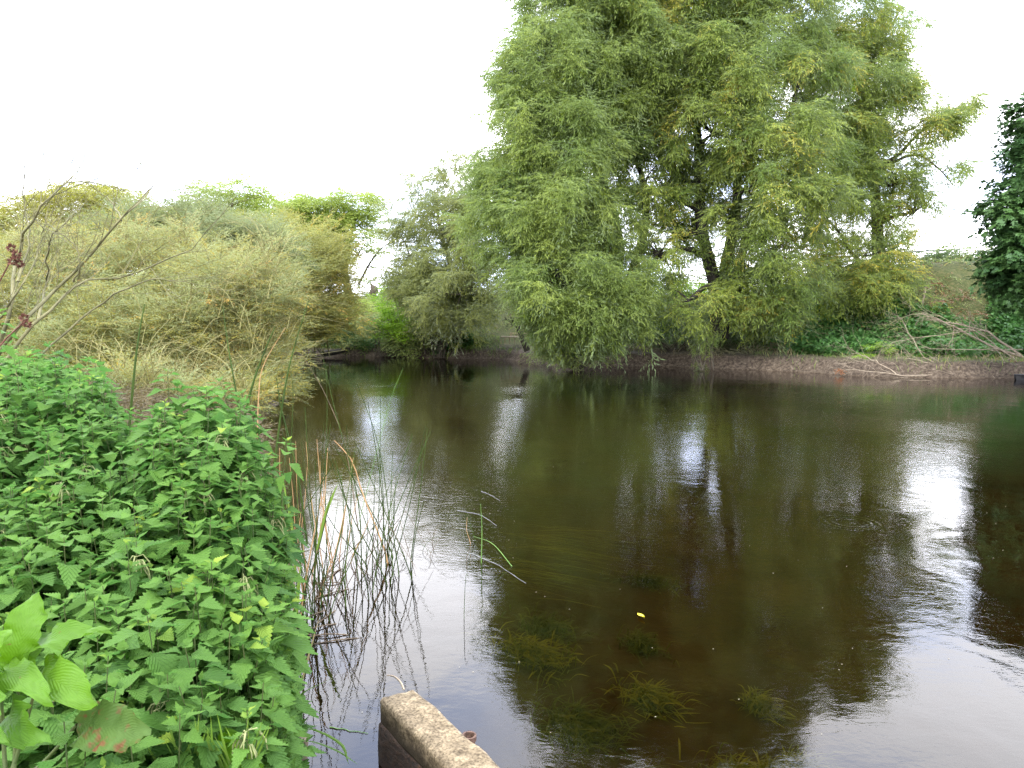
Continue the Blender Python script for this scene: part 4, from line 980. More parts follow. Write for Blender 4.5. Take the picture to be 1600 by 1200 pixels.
# ------------------------------------------------------------------ foreground: concrete beam, pipe, stake
def slab(name, parent, mat, p0, p1, width, z0, z1, seed, nx_=46, ny_=9, nz_=6, amp=.008, rnd=.018, noseend=True):
    """a worn bar from p0 to p1 (centre line in plan), as one closed shell"""
    r = np.random.default_rng(seed)
    p0, p1 = np.asarray(p0, float), np.asarray(p1, float)
    L_ = np.linalg.norm(p1 - p0); d = (p1 - p0) / L_; s_ = np.array((-d[1], d[0]))
    K = r.normal(0, 1, (14, 3)) * np.repeat((11, 42), 7)[:, None]; ph = r.random(14) * 6.28; am = np.repeat((1, .45), 7)
    a_ = Acc()
    def surf(u, v, w_):        # box coords -> world, rounding edges and adding wear
        q = np.stack([u * L_, v * width / 2, z0 + (z1 - z0) * w_], -1)
        hx, hy, hz = L_ / 2, width / 2, (z1 - z0) / 2
        c = q - np.array((hx, 0, (z0 + z1) / 2))
        k = np.array((hx - rnd, hy - rnd, hz - rnd))
        inner = np.clip(c, -k, k); dv = c - inner
        ln = np.linalg.norm(dv, axis=-1, keepdims=True)
        c = inner + np.where(ln > 1e-9, dv / np.maximum(ln, 1e-9) * np.minimum(ln, rnd), 0)
        nrm = norm(dv + 1e-6 * c)
        wv = (np.sin(c @ K.T + ph) * am).sum(-1) / 6
        c = c + nrm * (wv * amp)[..., None]
        q = c + np.array((hx, 0, (z0 + z1) / 2))
        xy = p0 + q[..., :1] * d + q[..., 1:2] * s_
        return np.concatenate([xy, q[..., 2:]], -1)
    def face(us, vs, fn, flip=False):
        A, B = np.meshgrid(us, vs); v = fn(A, B)
        n1_, n2_ = A.shape
        i_ = (np.arange(n1_ - 1)[:, None] * n2_ + np.arange(n2_ - 1)[None]).ravel()
        f = np.stack([i_, i_ + 1, i_ + 1 + n2_, i_ + n2_], -1)
        a_.add(v, f[:, ::-1] if flip else f)
    e = lambda n_, k_: np.unique(np.concatenate([np.linspace(0, 1, n_), [k_ * .3, k_ * .6, k_, 1 - k_, 1 - .6 * k_, 1 - .3 * k_]]))
    ux = e(nx_, rnd / L_); vy = e(ny_, rnd / width) * 2 - 1; wz = e(nz_, rnd / (z1 - z0))
    o1 = np.ones_like
    face(ux, vy, lambda A, B: surf(A, B, o1(A))); face(ux, vy, lambda A, B: surf(A, B, 0 * A), True)
    face(ux, wz, lambda A, B: surf(A, -o1(A), B)); face(ux, wz, lambda A, B: surf(A, o1(A), B), True)
    face(vy, wz, lambda A, B: surf(0 * A, A, B), True); face(vy, wz, lambda A, B: surf(o1(A), A, B))
    return a_.build(name, mat, parent, smooth=True)
e0 = PW(620, 1080, .30)[:2]; e1 = PW(768, 1225, .30)[:2]
dirb = (e1 - e0) / np.linalg.norm(e1 - e0); e1 = e0 + dirb * 2.4
root = thing('concrete_beam', 'weathered sandy concrete beam on a dark wet timber, running from the bottom edge into the water', 'beam', (float(e0[0]), float(e0[1]), 0))
slab('concrete_cap', root, M['concrete'], e0, e1, .175, .175, .30, 1, amp=.017, rnd=.022)
slab('timber', root, M['wetwood'], e0 + dirb * .01, e1, .182, -.35, .18, 2, amp=.018, rnd=.012)
def lathe(acc, c, prof, sides=20, mat=0):
    ang = np.arange(sides) * 2 * PI / sides
    v = np.array([[(c[0] + r_ * math.cos(a1), c[1] + r_ * math.sin(a1), c[2] + z_) for a1 in ang] for r_, z_ in prof])
    n_ = len(prof)
    f = [(j * sides + i_, j * sides + (i_ + 1) % sides, (j + 1) * sides + (i_ + 1) % sides, (j + 1) * sides + i_) for j in range(n_ - 1) for i_ in range(sides)]
    acc.add(v.reshape(-1, 3), f, mat)
pc = PW(733, 1149, .26)
root = thing('iron_pipe', 'short rusty open-topped pipe standing against the right side of the concrete beam', 'pipe', (pc[0], pc[1], -.3))
a_ = Acc(); lathe(a_, (pc[0], pc[1], 0), [(.026, -.35), (.026, .235), (.031, .24), (.031, .262), (.023, .262), (.020, .24)]); a_.build('tube', M['rust'], root, smooth=False)
a_ = Acc(); lathe(a_, (pc[0], pc[1], 0), [(.0201, .24), (.0195, .19), (.0195, .175), (.001, .175)]); a_.build('bore', M['hole'], root)
sp_ = PW(472, 1150, .12)
a_ = Acc(); tube(a_, smooth_path([(sp_[0] - .03, sp_[1] - .02, -.4), (sp_[0] - .02, sp_[1], 0), (sp_[0], sp_[1], .12)], 9, .002), np.array((.042, .042, .043, .041, .042, .04, .041, .038, .034)), 10)
ang = np.arange(10) * 2 * PI / 10
tube(a_, [(sp_[0], sp_[1], .1195), (sp_[0] + .001, sp_[1], .124), (sp_[0] + .002, sp_[1], .125)], (.034, .02, .001), 10)
tag(a_.build('wooden_stake', M['stake'], smooth=True), 'stubby weathered wooden stake at the water edge, left of the concrete beam', 'stake')

# ------------------------------------------------------------------ rushes
def rush(base, pts, r0, mat, label, group=None, name='rush_stem', sides=6):
    a_ = Acc()
    q = smooth_path(pts, 12) if len(pts) > 2 else smooth_path(pts, 8)
    n_ = len(q)
    tube(a_, q, np.linspace(r0, r0 * .30, n_), sides)
    o_ = a_.build(name, mat, None, smooth=True, loc=q[0])
    return tag(o_, label, 'rush', group)
def rush_px(bx, by, tips, r0, mat, label, group=None, dY=0.0, kink=False):
    b = PW(bx, by)
    n_ = len(tips)
    pts = [b + np.array((0, 0, -.35)) - (P(*tips[0], b[1]) - b) * .0, b] + [P(tx, ty, b[1] + dY * (k + 1) / n_) for k, (tx, ty) in enumerate(tips)]
    if kink:      # sharp bend: straight pieces
        a_ = Acc(); q = []
        for k in range(len(pts) - 1):
            q += [pts[k] + (pts[k + 1] - pts[k]) * s_ for s_ in np.linspace(0, 1, 6)[:-1]]
        q.append(pts[-1]); q = np.array(q)
        tube(a_, q, np.linspace(r0, r0 * .35, len(q)), 6)
        o_ = a_.build('rush_stem', mat, None, smooth=True, loc=q[0])
        return tag(o_, label, 'rush', group)
    return rush(b, pts, r0, mat, label, group)
GR, DR, GY, LR = M['rush'], M['rushdry'], M['rushgrey'], M['rushlight']
rush_px(641, 887, [(655, 780), (668, 668)], .0062, GR, 'tall dark rush leaning right, the one standing farthest right of the main clump')
rush_px(608, 873, [(606, 790), (590, 690), (558, 600)], .0062, GR, 'tall green rush curving left at the right side of the main clump')
rush_px(565, 895, [(562, 800), (548, 730), (523, 640), (505, 560)], .0065, GR, 'long green rush arching left above the tan broken stems')
rush_px(560, 905, [(545, 800), (524, 720), (480, 790), (440, 850)], .006, GR, 'dark rush snapped at its top into an upside-down V', kink=True)
rush_px(606, 880, [(590, 830), (566, 770), (550, 720), (522, 688)], .0095, DR, 'thick orange-tan broken rush, tallest of the dry ones')
rush_px(470, 960, [(484, 870), (500, 790), (506, 775)], .008, DR, 'bent tan rush crossing low beside the nettles')
rush_px(418, 720, [(408, 600), (395, 500), (408, 440)][:2], .006, GR, 'dark rush leaning above the far end of the nettles') if False else None
# the tall ones that rise past the nettles
def tall(bx, by, pts, r0, mat, label, Y):
    rush(None, [P(bx, by, Y)] + [P(x_, y_, Y) for x_, y_ in pts], r0, mat, label)
tall(198, 720, [(208, 600), (216, 530), (226, 475)], .010, GR, 'lone dark rush standing high behind the nettles, leftmost of all', 4.6)
tall(380, 700, [(370, 620), (357, 545), (348, 478)], .0085, GR, 'single dark rush leaning left, between the nettles and the osier', 5.2)
tall(375, 680, [(395, 600), (415, 545), (430, 510)], .0105, GR, 'thick dark rush leaning right above the nettle shoulder', 5.0)
tall(402, 700, [(404, 620), (412, 570), (446, 512)], .005, DR, 'straw-coloured rush with a bent tip above the nettle shoulder', 5.2)
tall(425, 760, [(440, 640), (455, 560), (482, 470)], .0105, GR, 'long green rush leaning right, its tip against the far olive osier', 5.4)
tall(480, 850, [(465, 740), (440, 640), (432, 590)], .009, GR, 'dark rush leaning left across the water near the nettle edge', 5.4)
tall(455, 800, [(455, 700), (458, 620), (455, 580)], .0045, GR, 'thin upright rush at the nettle edge', 6.0)
tall(510, 850, [(508, 740), (511, 650), (510, 582)], .005, GR, 'thin upright rush whose tip just reaches the far water edge', 6.4)
tall(560, 830, [(540, 700), (510, 620), (476, 560)], .0055, M['rushgrey'], 'pale slender rush arching left to a tan tip', 6.6)
tall(560, 820, [(590, 700), (612, 620), (630, 575)], .003, LR, 'hair-thin pale rush leaning right over open water', 7.0)
for k, (bx, by, tx, ty) in enumerate([(445, 880, 437, 700), (450, 930, 442, 780), (492, 900, 500, 720), (505, 890, 478, 690), (520, 905, 495, 686), (470, 840, 480, 730), (455, 900, 432, 770), (530, 880, 552, 715), (487, 905, 512, 700), (548, 880, 582, 800), (462, 870, 452, 715), (475, 940, 440, 800), (500, 930, 540, 790), (458, 955, 470, 800), (520, 880, 505, 745), (480, 900, 462, 690), (540, 890, 560, 770), (452, 990, 446, 870)]):
    rush_px(bx, by, [((bx + tx) / 2 + U(-6, 6), (by + ty) / 2), (tx, ty)], U(.0055, .0075), DR, 'orange-tan dry rush, broken off short, among the green stems of the clump', 'dry broken rushes in the main clump')
rr = np.random.default_rng(44)
for k in range(46):
    bx = rr.uniform(445, 645); by = 960 - (bx - 440) * .45 + rr.normal(0, 22)
    l = rr.uniform(80, 330) * (1 if bx < 590 else .8); lean = rr.normal(-.05, .28)
    tx, ty = bx + lean * l, by - l
    rush_px(bx, by, [((bx + tx) / 2 + rr.normal(0, 5), (by + ty) / 2), (tx, ty)], rr.uniform(.0045, .0075), GR, 'thin green rush stem in the dense clump beside the nettles', 'green rushes in the main clump', dY=rr.uniform(-.4, .4))
for k in range(24):
    bx = rr.uniform(445, 600); by = 955 - (bx - 440) * .45 + rr.normal(0, 25)
    l = rr.uniform(50, 150); lean = rr.choice([-1, 1]) * rr.uniform(.3, 1.4)
    tx, ty = bx + lean * l * .6, by - l * .7
    k2 = rr.random() < .5
    tips = [(tx, ty)] if not k2 else [(tx, ty), (tx + lean * 45, ty + rr.uniform(20, 90))]
    rush_px(bx, by, tips, rr.uniform(.003, .0055), GY, 'dead grey-brown rush leaning or folded over in the clump', 'dead leaning rushes in the main clump', dY=rr.uniform(-.3, .3), kink=True)
for k in range(14):
    bx = rr.uniform(590, 680); by = rr.uniform(850, 885); l = rr.uniform(20, 90); lean = rr.uniform(-1.4, 1.0)
    rush_px(bx, by, [(bx + lean * l * .5, by - l * .6), (bx + lean * l, by - l * .7)], rr.uniform(.002, .0035), rr.choice([GR, GY]), 'wispy low rush bent towards the water, right of the clump', 'wispy rushes right of the main clump', dY=.1)
# broad green iris blades
def blade(acc, pts, wd, side, tint=.5, n=12):
    q = smooth_path(pts, n); s_ = norm(np.asarray(side, float)); t = np.linspace(0, 1, n)
    w_ = wd * np.minimum(1, (1 - t) * 3.2) ** .8 * (.6 + .4 * np.minimum(1, t * 4))
    tang = norm(np.gradient(q, axis=0)); nr = norm(np.cross(tang, s_))
    v = np.stack([q - s_ * w_[:, None] / 2, q + nr * w_[:, None] * .14, q + s_ * w_[:, None] / 2], 1)
    i_ = np.arange(n - 1)[:, None] * 3 + np.array((0, 1))[None]
    i_ = i_.ravel()
    acc.add(v.reshape(-1, 3), np.stack([i_, i_ + 1, i_ + 4, i_ + 3], -1), tint=tint)
for pts, lab, Yb_ in [([(462, 900), (455, 820), (440, 740)], 'broad bright green blade leaning left at the near side of the rushes', 4.8), ([(495, 860), (510, 800), (528, 755)], 'short broad green blade leaning right in the middle of the rushes', 5.2),
                      ([(452, 1060), (462, 960), (470, 880)], 'tall green blade along the nettle edge above the stake', 3.7)]:
    a_ = Acc(); blade(a_, [P(x_, y_, Yb_) for x_, y_ in pts], .022, (1, .3, 0), .6)
    tag(a_.build('sedge_shoot', M['grass']), lab, 'sedge')
# sedge tuft at the bottom by the stake
root = thing('sedge_tuft', 'tuft of long green and brown blades arching beside the wooden stake', 'sedge', tuple(PW(440, 1195, .1)))
a_ = Acc(); a2 = Acc()
for pts in [[(425, 1210), (432, 1110), (440, 1010)], [(432, 1210), (450, 1120), (470, 1085), (520, 1060)], [(440, 1210), (438, 1100), (425, 1020)], [(445, 1210), (470, 1140), (530, 1160), (545, 1195)], [(435, 1215), (470, 1160), (520, 1170), (560, 1195)],
            [(420, 1215), (415, 1120), (428, 1060)], [(428, 1215), (450, 1090), (462, 1040)], [(436, 1210), (450, 1150), (475, 1128)], [(415, 1210), (440, 1080), (436, 1000)], [(422, 1210), (440, 1060), (432, 980)]]:
    blade(a_, [P(x_, y_, 2.95 + U(-.12, .12)) for x_, y_ in pts], U(.010, .017), (1, .4, 0), U(0, 1))
for pts in [[(430, 1210), (452, 1140), (470, 1120)], [(440, 1210), (456, 1110), (452, 1010)], [(434, 1210), (462, 1100), (500, 960)], [(426, 1205), (450, 1050), (470, 940)]]:
    blade(a2, [P(x_, y_, 3.0 + U(-.1, .1)) for x_, y_ in pts], U(.007, .012), (1, .4, 0), U(0, 1))
a_.build('blades', M['grass'], root); a2.build('dry_blades', M['drygrass'], root)
# outlying cluster at (752, 850)
for pts, r0, m_, lab in [([(752, 880), (753, 830), (751, 787)], .006, LR, 'upright light green rush stub standing alone in open water'),
                         ([(800, 885), (770, 850), (740, 838)], .004, LR, 'bent green rush trailing down-right from the lone stub'),
                         ([(742, 845), (735, 820), (728, 800)], .0045, GR, 'short dark green stem leaning left of the lone stub'),
                         ([(735, 850), (729, 828), (730, 808)], .0035, DR, 'short tan stem leaning left of the lone stub')]:
    b = PW(*pts[0]); q = [b - np.array((0, 0, .2)), b] + [P(x_, y_, b[1]) for x_, y_ in pts[1:]]
    if 'bent' in lab: q = [b, P(*pts[1], b[1] + .1), P(*pts[2], b[1] + .25)]
    rush(None, q, r0, m_, lab)
for pts, lab in [([(735, 865), (775, 882), (822, 912)], 'white floating rush stem below the lone stub, longest of the bleached ones'), ([(715, 798), (750, 805), (776, 822)], 'white floating rush stem above the lone stub'), ([(752, 768), (765, 773), (782, 783)], 'short white floating stem, farthest of the bleached ones'),
                 ([(515, 1137), (545, 1142), (575, 1147)], 'pale green blade floating left of the concrete beam')]:
    a_ = Acc(); q = smooth_path([PW(x_, y_) + np.array((0, 0, .003)) for x_, y_ in pts], 10, .004)
    q[:, 2] = .003
    tube(a_, q, np.linspace(.0028, .0012, 10), 6)
    tag(a_.build('floating_stem', M['rushpale'] if 'white' in lab else LR, smooth=True), lab, 'floating stem')
rush_px(725, 968, [(728, 900), (731, 850)][:1] + [(733, 905)], .003, GR, 'single thin stem leaning up out of open water, below the lone stub')
a_ = Acc(); q0 = P(640, 1054, 3.4)
tube(a_, smooth_path([P(631, 1078, 3.42), P(626, 1066, 3.45), P(616, 1057, 3.5), P(604, 1055, 3.5)], 8), np.linspace(.006, .003, 8), 6)
tag(a_.build('curled_twig', M['greytwig'], smooth=True), 'small curled pale twig behind the tip of the concrete beam', 'twig')
# floating debris at the foot of the clump
a_ = Acc(); r = np.random.default_rng(6)
for k in range(12):
    c = PW(r.uniform(455, 520), r.uniform(900, 1010)); an = r.normal(.6, .5); l = r.uniform(.08, .3)
    d = np.array((math.cos(an), math.sin(an), 0)) * l
    tube(a_, smooth_path([c, c + d / 2 + np.array((0, 0, .02 * r.random())), c + d], 5), np.full(5, .004), 5)
tag(a_.build('floating_debris', M['rushgrey'], smooth=True), 'matted dead stems floating at the foot of the rush clump', 'debris', kind='stuff')

# ------------------------------------------------------------------ on and under the water
a_ = Acc(); c = PW(1000, 964) + np.array((0, 0, .006))
nu = 7; v = []
for i_ in range(nu):
    t_1 = i_ / (nu - 1); w_ = .018 * math.sin(PI * min(1, t_1 * 1.02) ** .8)
    for s_ in (-1, 0, 1):
        v.append((c[0] - .012 + t_1 * .034 + s_ * w_ * .8, c[1] + .03 - t_1 * .085 + s_ * w_ * .5, .004 + (.012 if s_ else 0) + .01 * t_1 * t_1))
a_.add(v, [(i_ * 3 + j, i_ * 3 + j + 1, i_ * 3 + j + 4, i_ * 3 + j + 3) for i_ in range(nu - 1) for j in range(2)])
tag(a_.build('yellow_leaf', M['yellowleaf'], smooth=True), 'single bright yellow leaf floating on the dark water', 'leaf')
a_ = Acc(); r = np.random.default_rng(8)
T = dict(v=np.array([(0, 0, 0), (.45, .3, .05), (1, 0, 0), (.45, -.3, .05)]), f=np.array([[0, 1, 2, 3]]), t=np.zeros(4))
pts = np.array([PW(r.uniform(500, 1600), 600 + 560 * r.random() ** 2.2) + (0, 0, .003) for _ in range(130)])
ok = shore(pts[:, 0], pts[:, 1])[0] < -.2; pts = pts[ok]; m = len(pts)
place(a_, T, pts, r.uniform(0, 6.28, m), np.zeros(m), .006 + .0014 * pts[:, 1] * r.uniform(.4, 1.2, m), r.uniform(0.4, 1, m))
tag(a_.build('floating_flecks', M['litter']), 'tiny pale flecks of leaf and seed drifting on the river', 'flecks', kind='stuff')
# weed under the surface
def weed_clump(px, py, rx, ry, n, mat, label, group, ll=(.06, .20), drift=(.75, -.45), seed=0):
    r = np.random.default_rng(seed)
    c = PW(px, py, -.35)
    a_ = Acc()
    R = S(rx, c[1]); Ry = R * ry / rx * 1.9
    for k in range(n):
        an = r.uniform(0, 6.28); q = abs(r.normal(0, .62))
        x_, y_ = c[0] + math.cos(an) * R * q, c[1] + math.sin(an) * Ry * q
        g = G0(x_, y_)
        l = r.uniform(*ll)
        sp_d = .9 if ll[1] < .45 else .12
        d = np.array((drift[0] + r.normal(0, sp_d), drift[1] + r.normal(0, sp_d), 0)); d = d / np.linalg.norm(d)
        z1 = min(-.10, g + r.uniform(.01, .12)) if ll[1] < .45 else min(-.12, g + r.uniform(.15, .4))
        p0 = np.array((x_, y_, g)); p1 = p0 + d * l * .4; p1[2] = z1 - .02; p2 = p0 + d * l; p2[2] = z1 - .04 * r.random()
        p0[2] = g if ll[1] < .45 else z1 - .05
        blade(a_, [p0, p1, p2], r.uniform(.005, .014) * (1 if ll[1] < .45 else .55), np.array((-d[1], d[0], r.normal(0, .3))), r.random(), 7)
    tag(a_.build('water_weed', mat), label, 'water weed', group)
_gx = np.linspace(-4, 12, 161); _gy = np.linspace(2, 22, 201)
_GZ = ground(*[q.ravel() for q in np.meshgrid(_gx, _gy)]).reshape(201, 161)
def G0(x_, y_):
    return float(_GZ[int(np.clip((y_ - 2) * 10, 0, 200)), int(np.clip((x_ + 4) * 10, 0, 160))])
wg = 'weed patches under the water'
for k, (px, py, rx, ry, n, m_, lab) in enumerate([
        (830, 1000, 60, 34, 572, 'weed', 'submerged yellow-green weed patch nearest the left edge of the willow reflection'),
        (850, 945, 50, 26, 374, 'weeddark', 'dark submerged weed patch above the yellow-green one'),
        (1010, 845, 50, 20, 330, 'weeddark', 'submerged weed patch above the floating yellow leaf'),
        (1000, 950, 34, 18, 242, 'weeddark', 'small dark weed patch around the floating yellow leaf'),
        (1010, 1045, 44, 24, 418, 'weed', 'submerged weed patch below the floating yellow leaf'),
        (1185, 1025, 26, 16, 242, 'weed', 'small green weed patch deep under the middle of the reflection'),
        (1240, 1140, 60, 30, 484, 'weed', 'submerged weed patch close to the bottom edge, right of centre'),
        (1150, 1165, 60, 26, 396, 'weed', 'submerged weed patch at the bottom edge, in the tip of the reflection'),
        (900, 1110, 70, 40, 484, 'weeddark', 'dark weed patch in the lower left tip of the reflection')]):
    weed_clump(px, py, rx, ry, n, M[m_], lab, wg, seed=100 + k)
weed_clump(845, 835, 75, 40, 90, M['weed'], 'long ribbons of green weed streaming right of the lone rush stub', wg, ll=(.5, 1.3), seed=120)
weed_clump(800, 900, 60, 30, 60, M['weed'], 'ribbons of weed streaming below the white floating stem', wg, ll=(.4, .9), seed=121)

# ------------------------------------------------------------------ nettles in the foreground
def nettle_leaf(seed=0, N_=8, w0=.36, tooth=.05, droop=.28, fold=.30, wave_=.0):
    r = np.random.default_rng(seed)
    K = 2 * N_
    t = np.linspace(0, 1, K + 1)
    prof = w0 * np.clip(t / .24, 0, 1) ** .55 * np.clip((1 - t) / .76, 0, 1) ** .85
    v, lu, lv = [], [], []
    for i_, tt in enumerate(t):
        tooth_ = i_ % 2 == 1
        hw = prof[i_] * (1.10 if tooth_ else .90) + (tooth if tooth_ and tt < .93 else 0) * (1 - tt) * .6
        sh = .055 if tooth_ else 0
        z = -droop * tt ** 2 + .04 * math.sin(tt * 7)
        bk = -.07 if i_ == 0 else 0
        for s_ in (-1, 0, 1):
            x_ = tt + (sh if s_ else 0) + (bk if s_ else 0)
            v.append((x_, s_ * hw, z + abs(s_) * hw * fold + (wave_ * math.sin(tt * 11 + s_) if s_ else 0)))
            lu.append(s_ * hw); lv.append(tt)
    f = [(i_ * 3 + j, i_ * 3 + j + 1, i_ * 3 + j + 4, i_ * 3 + j + 3) for i_ in range(K) for j in range(2)]
    f = [q[::-1] for q in f]
    return dict(v=np.array(v), f=np.array(f), t=np.zeros(len(v)), lu=np.array(lu), lv=np.array(lv))
NL = [nettle_leaf(0), nettle_leaf(1, 8, .32, .05, .45, .22), nettle_leaf(2, 9, .40, .055, .20, .36), nettle_leaf(3, 7, .30, .04, .10, .40)]
def flipcheck(T):
    q = T['v'][T['f'][4]]; n_ = np.cross(q[1] - q[0], q[2] - q[0])
    if n_[2] < 0: T['f'] = T['f'][:, ::-1]
for T in NL: flipcheck(T)
def nettle_plants(leafacc, stemacc, bases, tops, size, seed, nodes=8, tintm=.45):
    """opposite pairs of leaves up each stem, every pair turned 90 degrees"""
    r = np.random.default_rng(seed)
    Pp, Az, El, Sc, Ti, Ro = [], [], [], [], [], []
    for b, t, s_ in zip(bases, tops, size):
        ax = t - b; L_ = np.linalg.norm(ax); a0 = r.uniform(0, PI)
        mid = b + ax * .5 + np.array((r.normal(0, .02), r.normal(0, .02), 0))
        q = smooth_path([b, mid, t], 6)
        tube(stemacc, q, np.linspace(.0028, .0013, 6), 4)
        tp = r.normal(tintm, .13)
        dist = 0.0
        for k in range(nodes):
            dist = .006 + .013 * k + .0045 * k * k
            if dist > L_ * .97: break
            p = t - ax / L_ * dist
            ls = s_ * (.30 + .70 * min(1, (k + .3) / 3.6)) * (1 if k < 6 else .92)
            for side in (0, 1):
                Pp.append(p); Az.append(a0 + k * PI / 2 + side * PI + r.normal(0, .22)); Ro.append(r.normal(0, .22))
                El.append(.65 - .30 * k + r.normal(0, .16) if k < 3 else -.22 - .06 * (k - 3) + r.normal(0, .22))
                Sc.append(ls * r.uniform(.82, 1.15)); Ti.append(tp + (.30 - .10 * k if k < 4 else -.08) + r.normal(0, .06) + (.5 if r.random() < .006 else 0))
    Pp, Az, El, Sc, Ti, Ro = map(np.array, (Pp, Az, El, Sc, Ti, Ro))
    wh = r.integers(0, 3, len(Pp)); wh[Sc < .035] = 3
    # petiole: leaf blade starts a little away from the stem
    Pp = Pp + np.stack([np.cos(Az) * np.cos(El), np.sin(Az) * np.cos(El), np.sin(El)], -1) * (Sc * .28)[:, None]
    for k in range(4):
        m_ = wh == k
        place(leafacc, NL[k], Pp[m_], Az[m_], El[m_], Sc[m_], np.clip(Ti[m_], 0, 1), roll=Ro[m_])
rn = np.random.default_rng(21)
# the bed's surface: silhouette heights read along rays, as heights over the ground plan
def bed_top(x, y):
    u = -x / y                                   # 0.30 at the right edge .. 0.75 at the left frame edge
    z = np.interp(y, [1.2, 1.7, 2.3, 2.9, 3.5, 4.3], [.80, 1.00, 1.20, 1.44, 1.62, 1.80])
    z = z + .05 * wob(x, y, 3.2) + .03 * wob(x, y, 8)
    z = z - .42 * np.clip((.385 - u) / .085, 0, 1) ** 2 + .10 * np.exp(-((u - .43) / .07) ** 2 - ((y - 3.0) / .5) ** 2)
    return z
n_ = 900
y = rn.uniform(1.25, 4.3, n_ * 3) ; u = rn.uniform(.300, .86, n_ * 3)
ok = rn.random(n_ * 3) < (y / 4.3)                # even density over the ground
# the far end: the right shoulder stops nearer than the left hump
back = np.interp(u, [.30, .33, .44, .50, .56, .62, .9], [3.15, 3.35, 3.45, 3.25, 3.9, 4.3, 4.3])
ok &= (y < back) & (u > .31 + .05 * np.clip((2.6 - y) / 1.2, 0, 1))
y, u = y[ok][:n_], u[ok][:n_]; x = -u * y
zt = bed_top(x, y) + np.clip(rn.normal(0, .055, len(x)), -.2, .11)
zb = np.maximum(zt - rn.uniform(.55, .8, len(x)), .15)
tops = np.stack([x, y, zt], -1)
x0s, y0s, z0s = x.copy(), y.copy(), zt.copy()
lean = np.stack([rn.normal(0, .05, len(x)), rn.normal(0, .05, len(x)) + .02, np.zeros(len(x))], -1)
bases = np.stack([x, y, zb], -1) + lean - np.stack([.10 * (u < .36), 0 * u, 0 * u], -1)
la, sa = Acc(), Acc()
nettle_plants(la, sa, bases, tops, rn.uniform(.058, .125, len(x)), 22, 9)
# the side facing the water: shorter shoots pushing out all the way down
m = 620
y = rn.uniform(1.35, 3.3, m); ztop = bed_top(-.33 * y, y)
lo = np.interp(y, [1.3, 2.2, 3.3], [.35, .35, .30])
z = lo + (ztop - lo) * rn.random(m) ** .9
x = -(.322 + .045 * np.clip((2.6 - y) / 1.2, 0, 1)) * y - .035 * rn.random(m) + rn.normal(0, .025, m) + .04 * wob(y * 2, z * 2, 1.6) + .045 * (1 - ((z - lo) / (ztop - lo))) * (y / 3)
tops = np.stack([x, y, z], -1)
bases = tops + np.stack([-rn.uniform(.10, .22, m), rn.normal(0.02, .05, m), -rn.uniform(.12, .3, m)], -1)
nettle_plants(la, sa, bases, tops, rn.uniform(.055, .09, m), 23, 7, .42)
# front face, below the camera's view of the top
m = 260
u = rn.uniform(.385, .85, m); y = rn.uniform(1.15, 1.5, m); x = -u * y; z = rn.uniform(.35, .85, m)
tops = np.stack([x, y, z], -1); bases = tops + np.stack([rn.normal(0, .03, m), .12 + 0 * x, -.25 + 0 * x], -1)
nettle_plants(la, sa, bases, tops, rn.uniform(.06, .09, m), 24, 7, .42)
r = np.random.default_rng(77)
ta = Acc()
sel = r.permutation(len(x0s))[:70]
for k in sel:
    tp = np.array((x0s[k], y0s[k], z0s[k] - .05))
    for j in range(12):
        an = r.uniform(0, 6.28); p0 = tp - np.array((0, 0, .012 * (j // 3)))
        d_ = np.array((math.cos(an), math.sin(an), 0)); l = r.uniform(.02, .045)
        tube(ta, [p0, p0 + d_ * l * .5 + np.array((0, 0, .003)), p0 + d_ * l + np.array((0, 0, -l * .7)), p0 + d_ * l * 1.1 + np.array((0, 0, -l * 1.4))], [.0012, .0022, .0024, .0012], 4)
bed = thing('nettle_bed', 'dense bed of bright green stinging nettles filling the lower left corner', 'nettles', (-1.0, 2.5, .4))
bed['kind'] = 'stuff'
la.build('nettle_leaves', M['nettle'], bed, smooth=True, attrs=('tint', 'lu', 'lv'))
sa.build('stalks', M['stalk'], bed, smooth=True)
ta.build('flower_tassels', M['tassel'], bed, smooth=True)
# single nettles that stand out
def lone_nettle(px, py, Y, h, size, label, seed, nodes=7, tintm=.6, rep=1):
    t_ = P(px, py, Y); b_ = t_ - np.array((.03, 0, h))
    l1, s1 = Acc(), Acc()
    nettle_plants(l1, s1, [b_], [t_], [size], seed, nodes, tintm)
    root = thing('nettle', label, 'nettle', tuple(b_))
    l1.build('leaves', M['nettle'], root, smooth=True, attrs=('tint', 'lu', 'lv')); s1.build('stem', M['stalk'], root, smooth=True)
lone_nettle(262, 580, 3.3, .5, .085, 'single nettle top rising above the dip in the bed, against the osier', 31, 6)
lone_nettle(100, 1128, 1.45, .3, .085, 'broad nettle rosette at the bottom left, in front of the dock leaves', 32, 6, .35)
lone_nettle(448, 688, 2.9, .4, .075, 'nettle shoot jutting furthest out over the rushes on the right shoulder', 33, 5)
lone_nettle(-4, 488, 3.0, .4, .09, 'nettle tip at the left frame edge, above the rest of the bed', 34, 5)
lone_nettle(20, 548, 3.4, .4, .085, 'nettle top under the dried brown seed heads at the left edge', 35, 6)

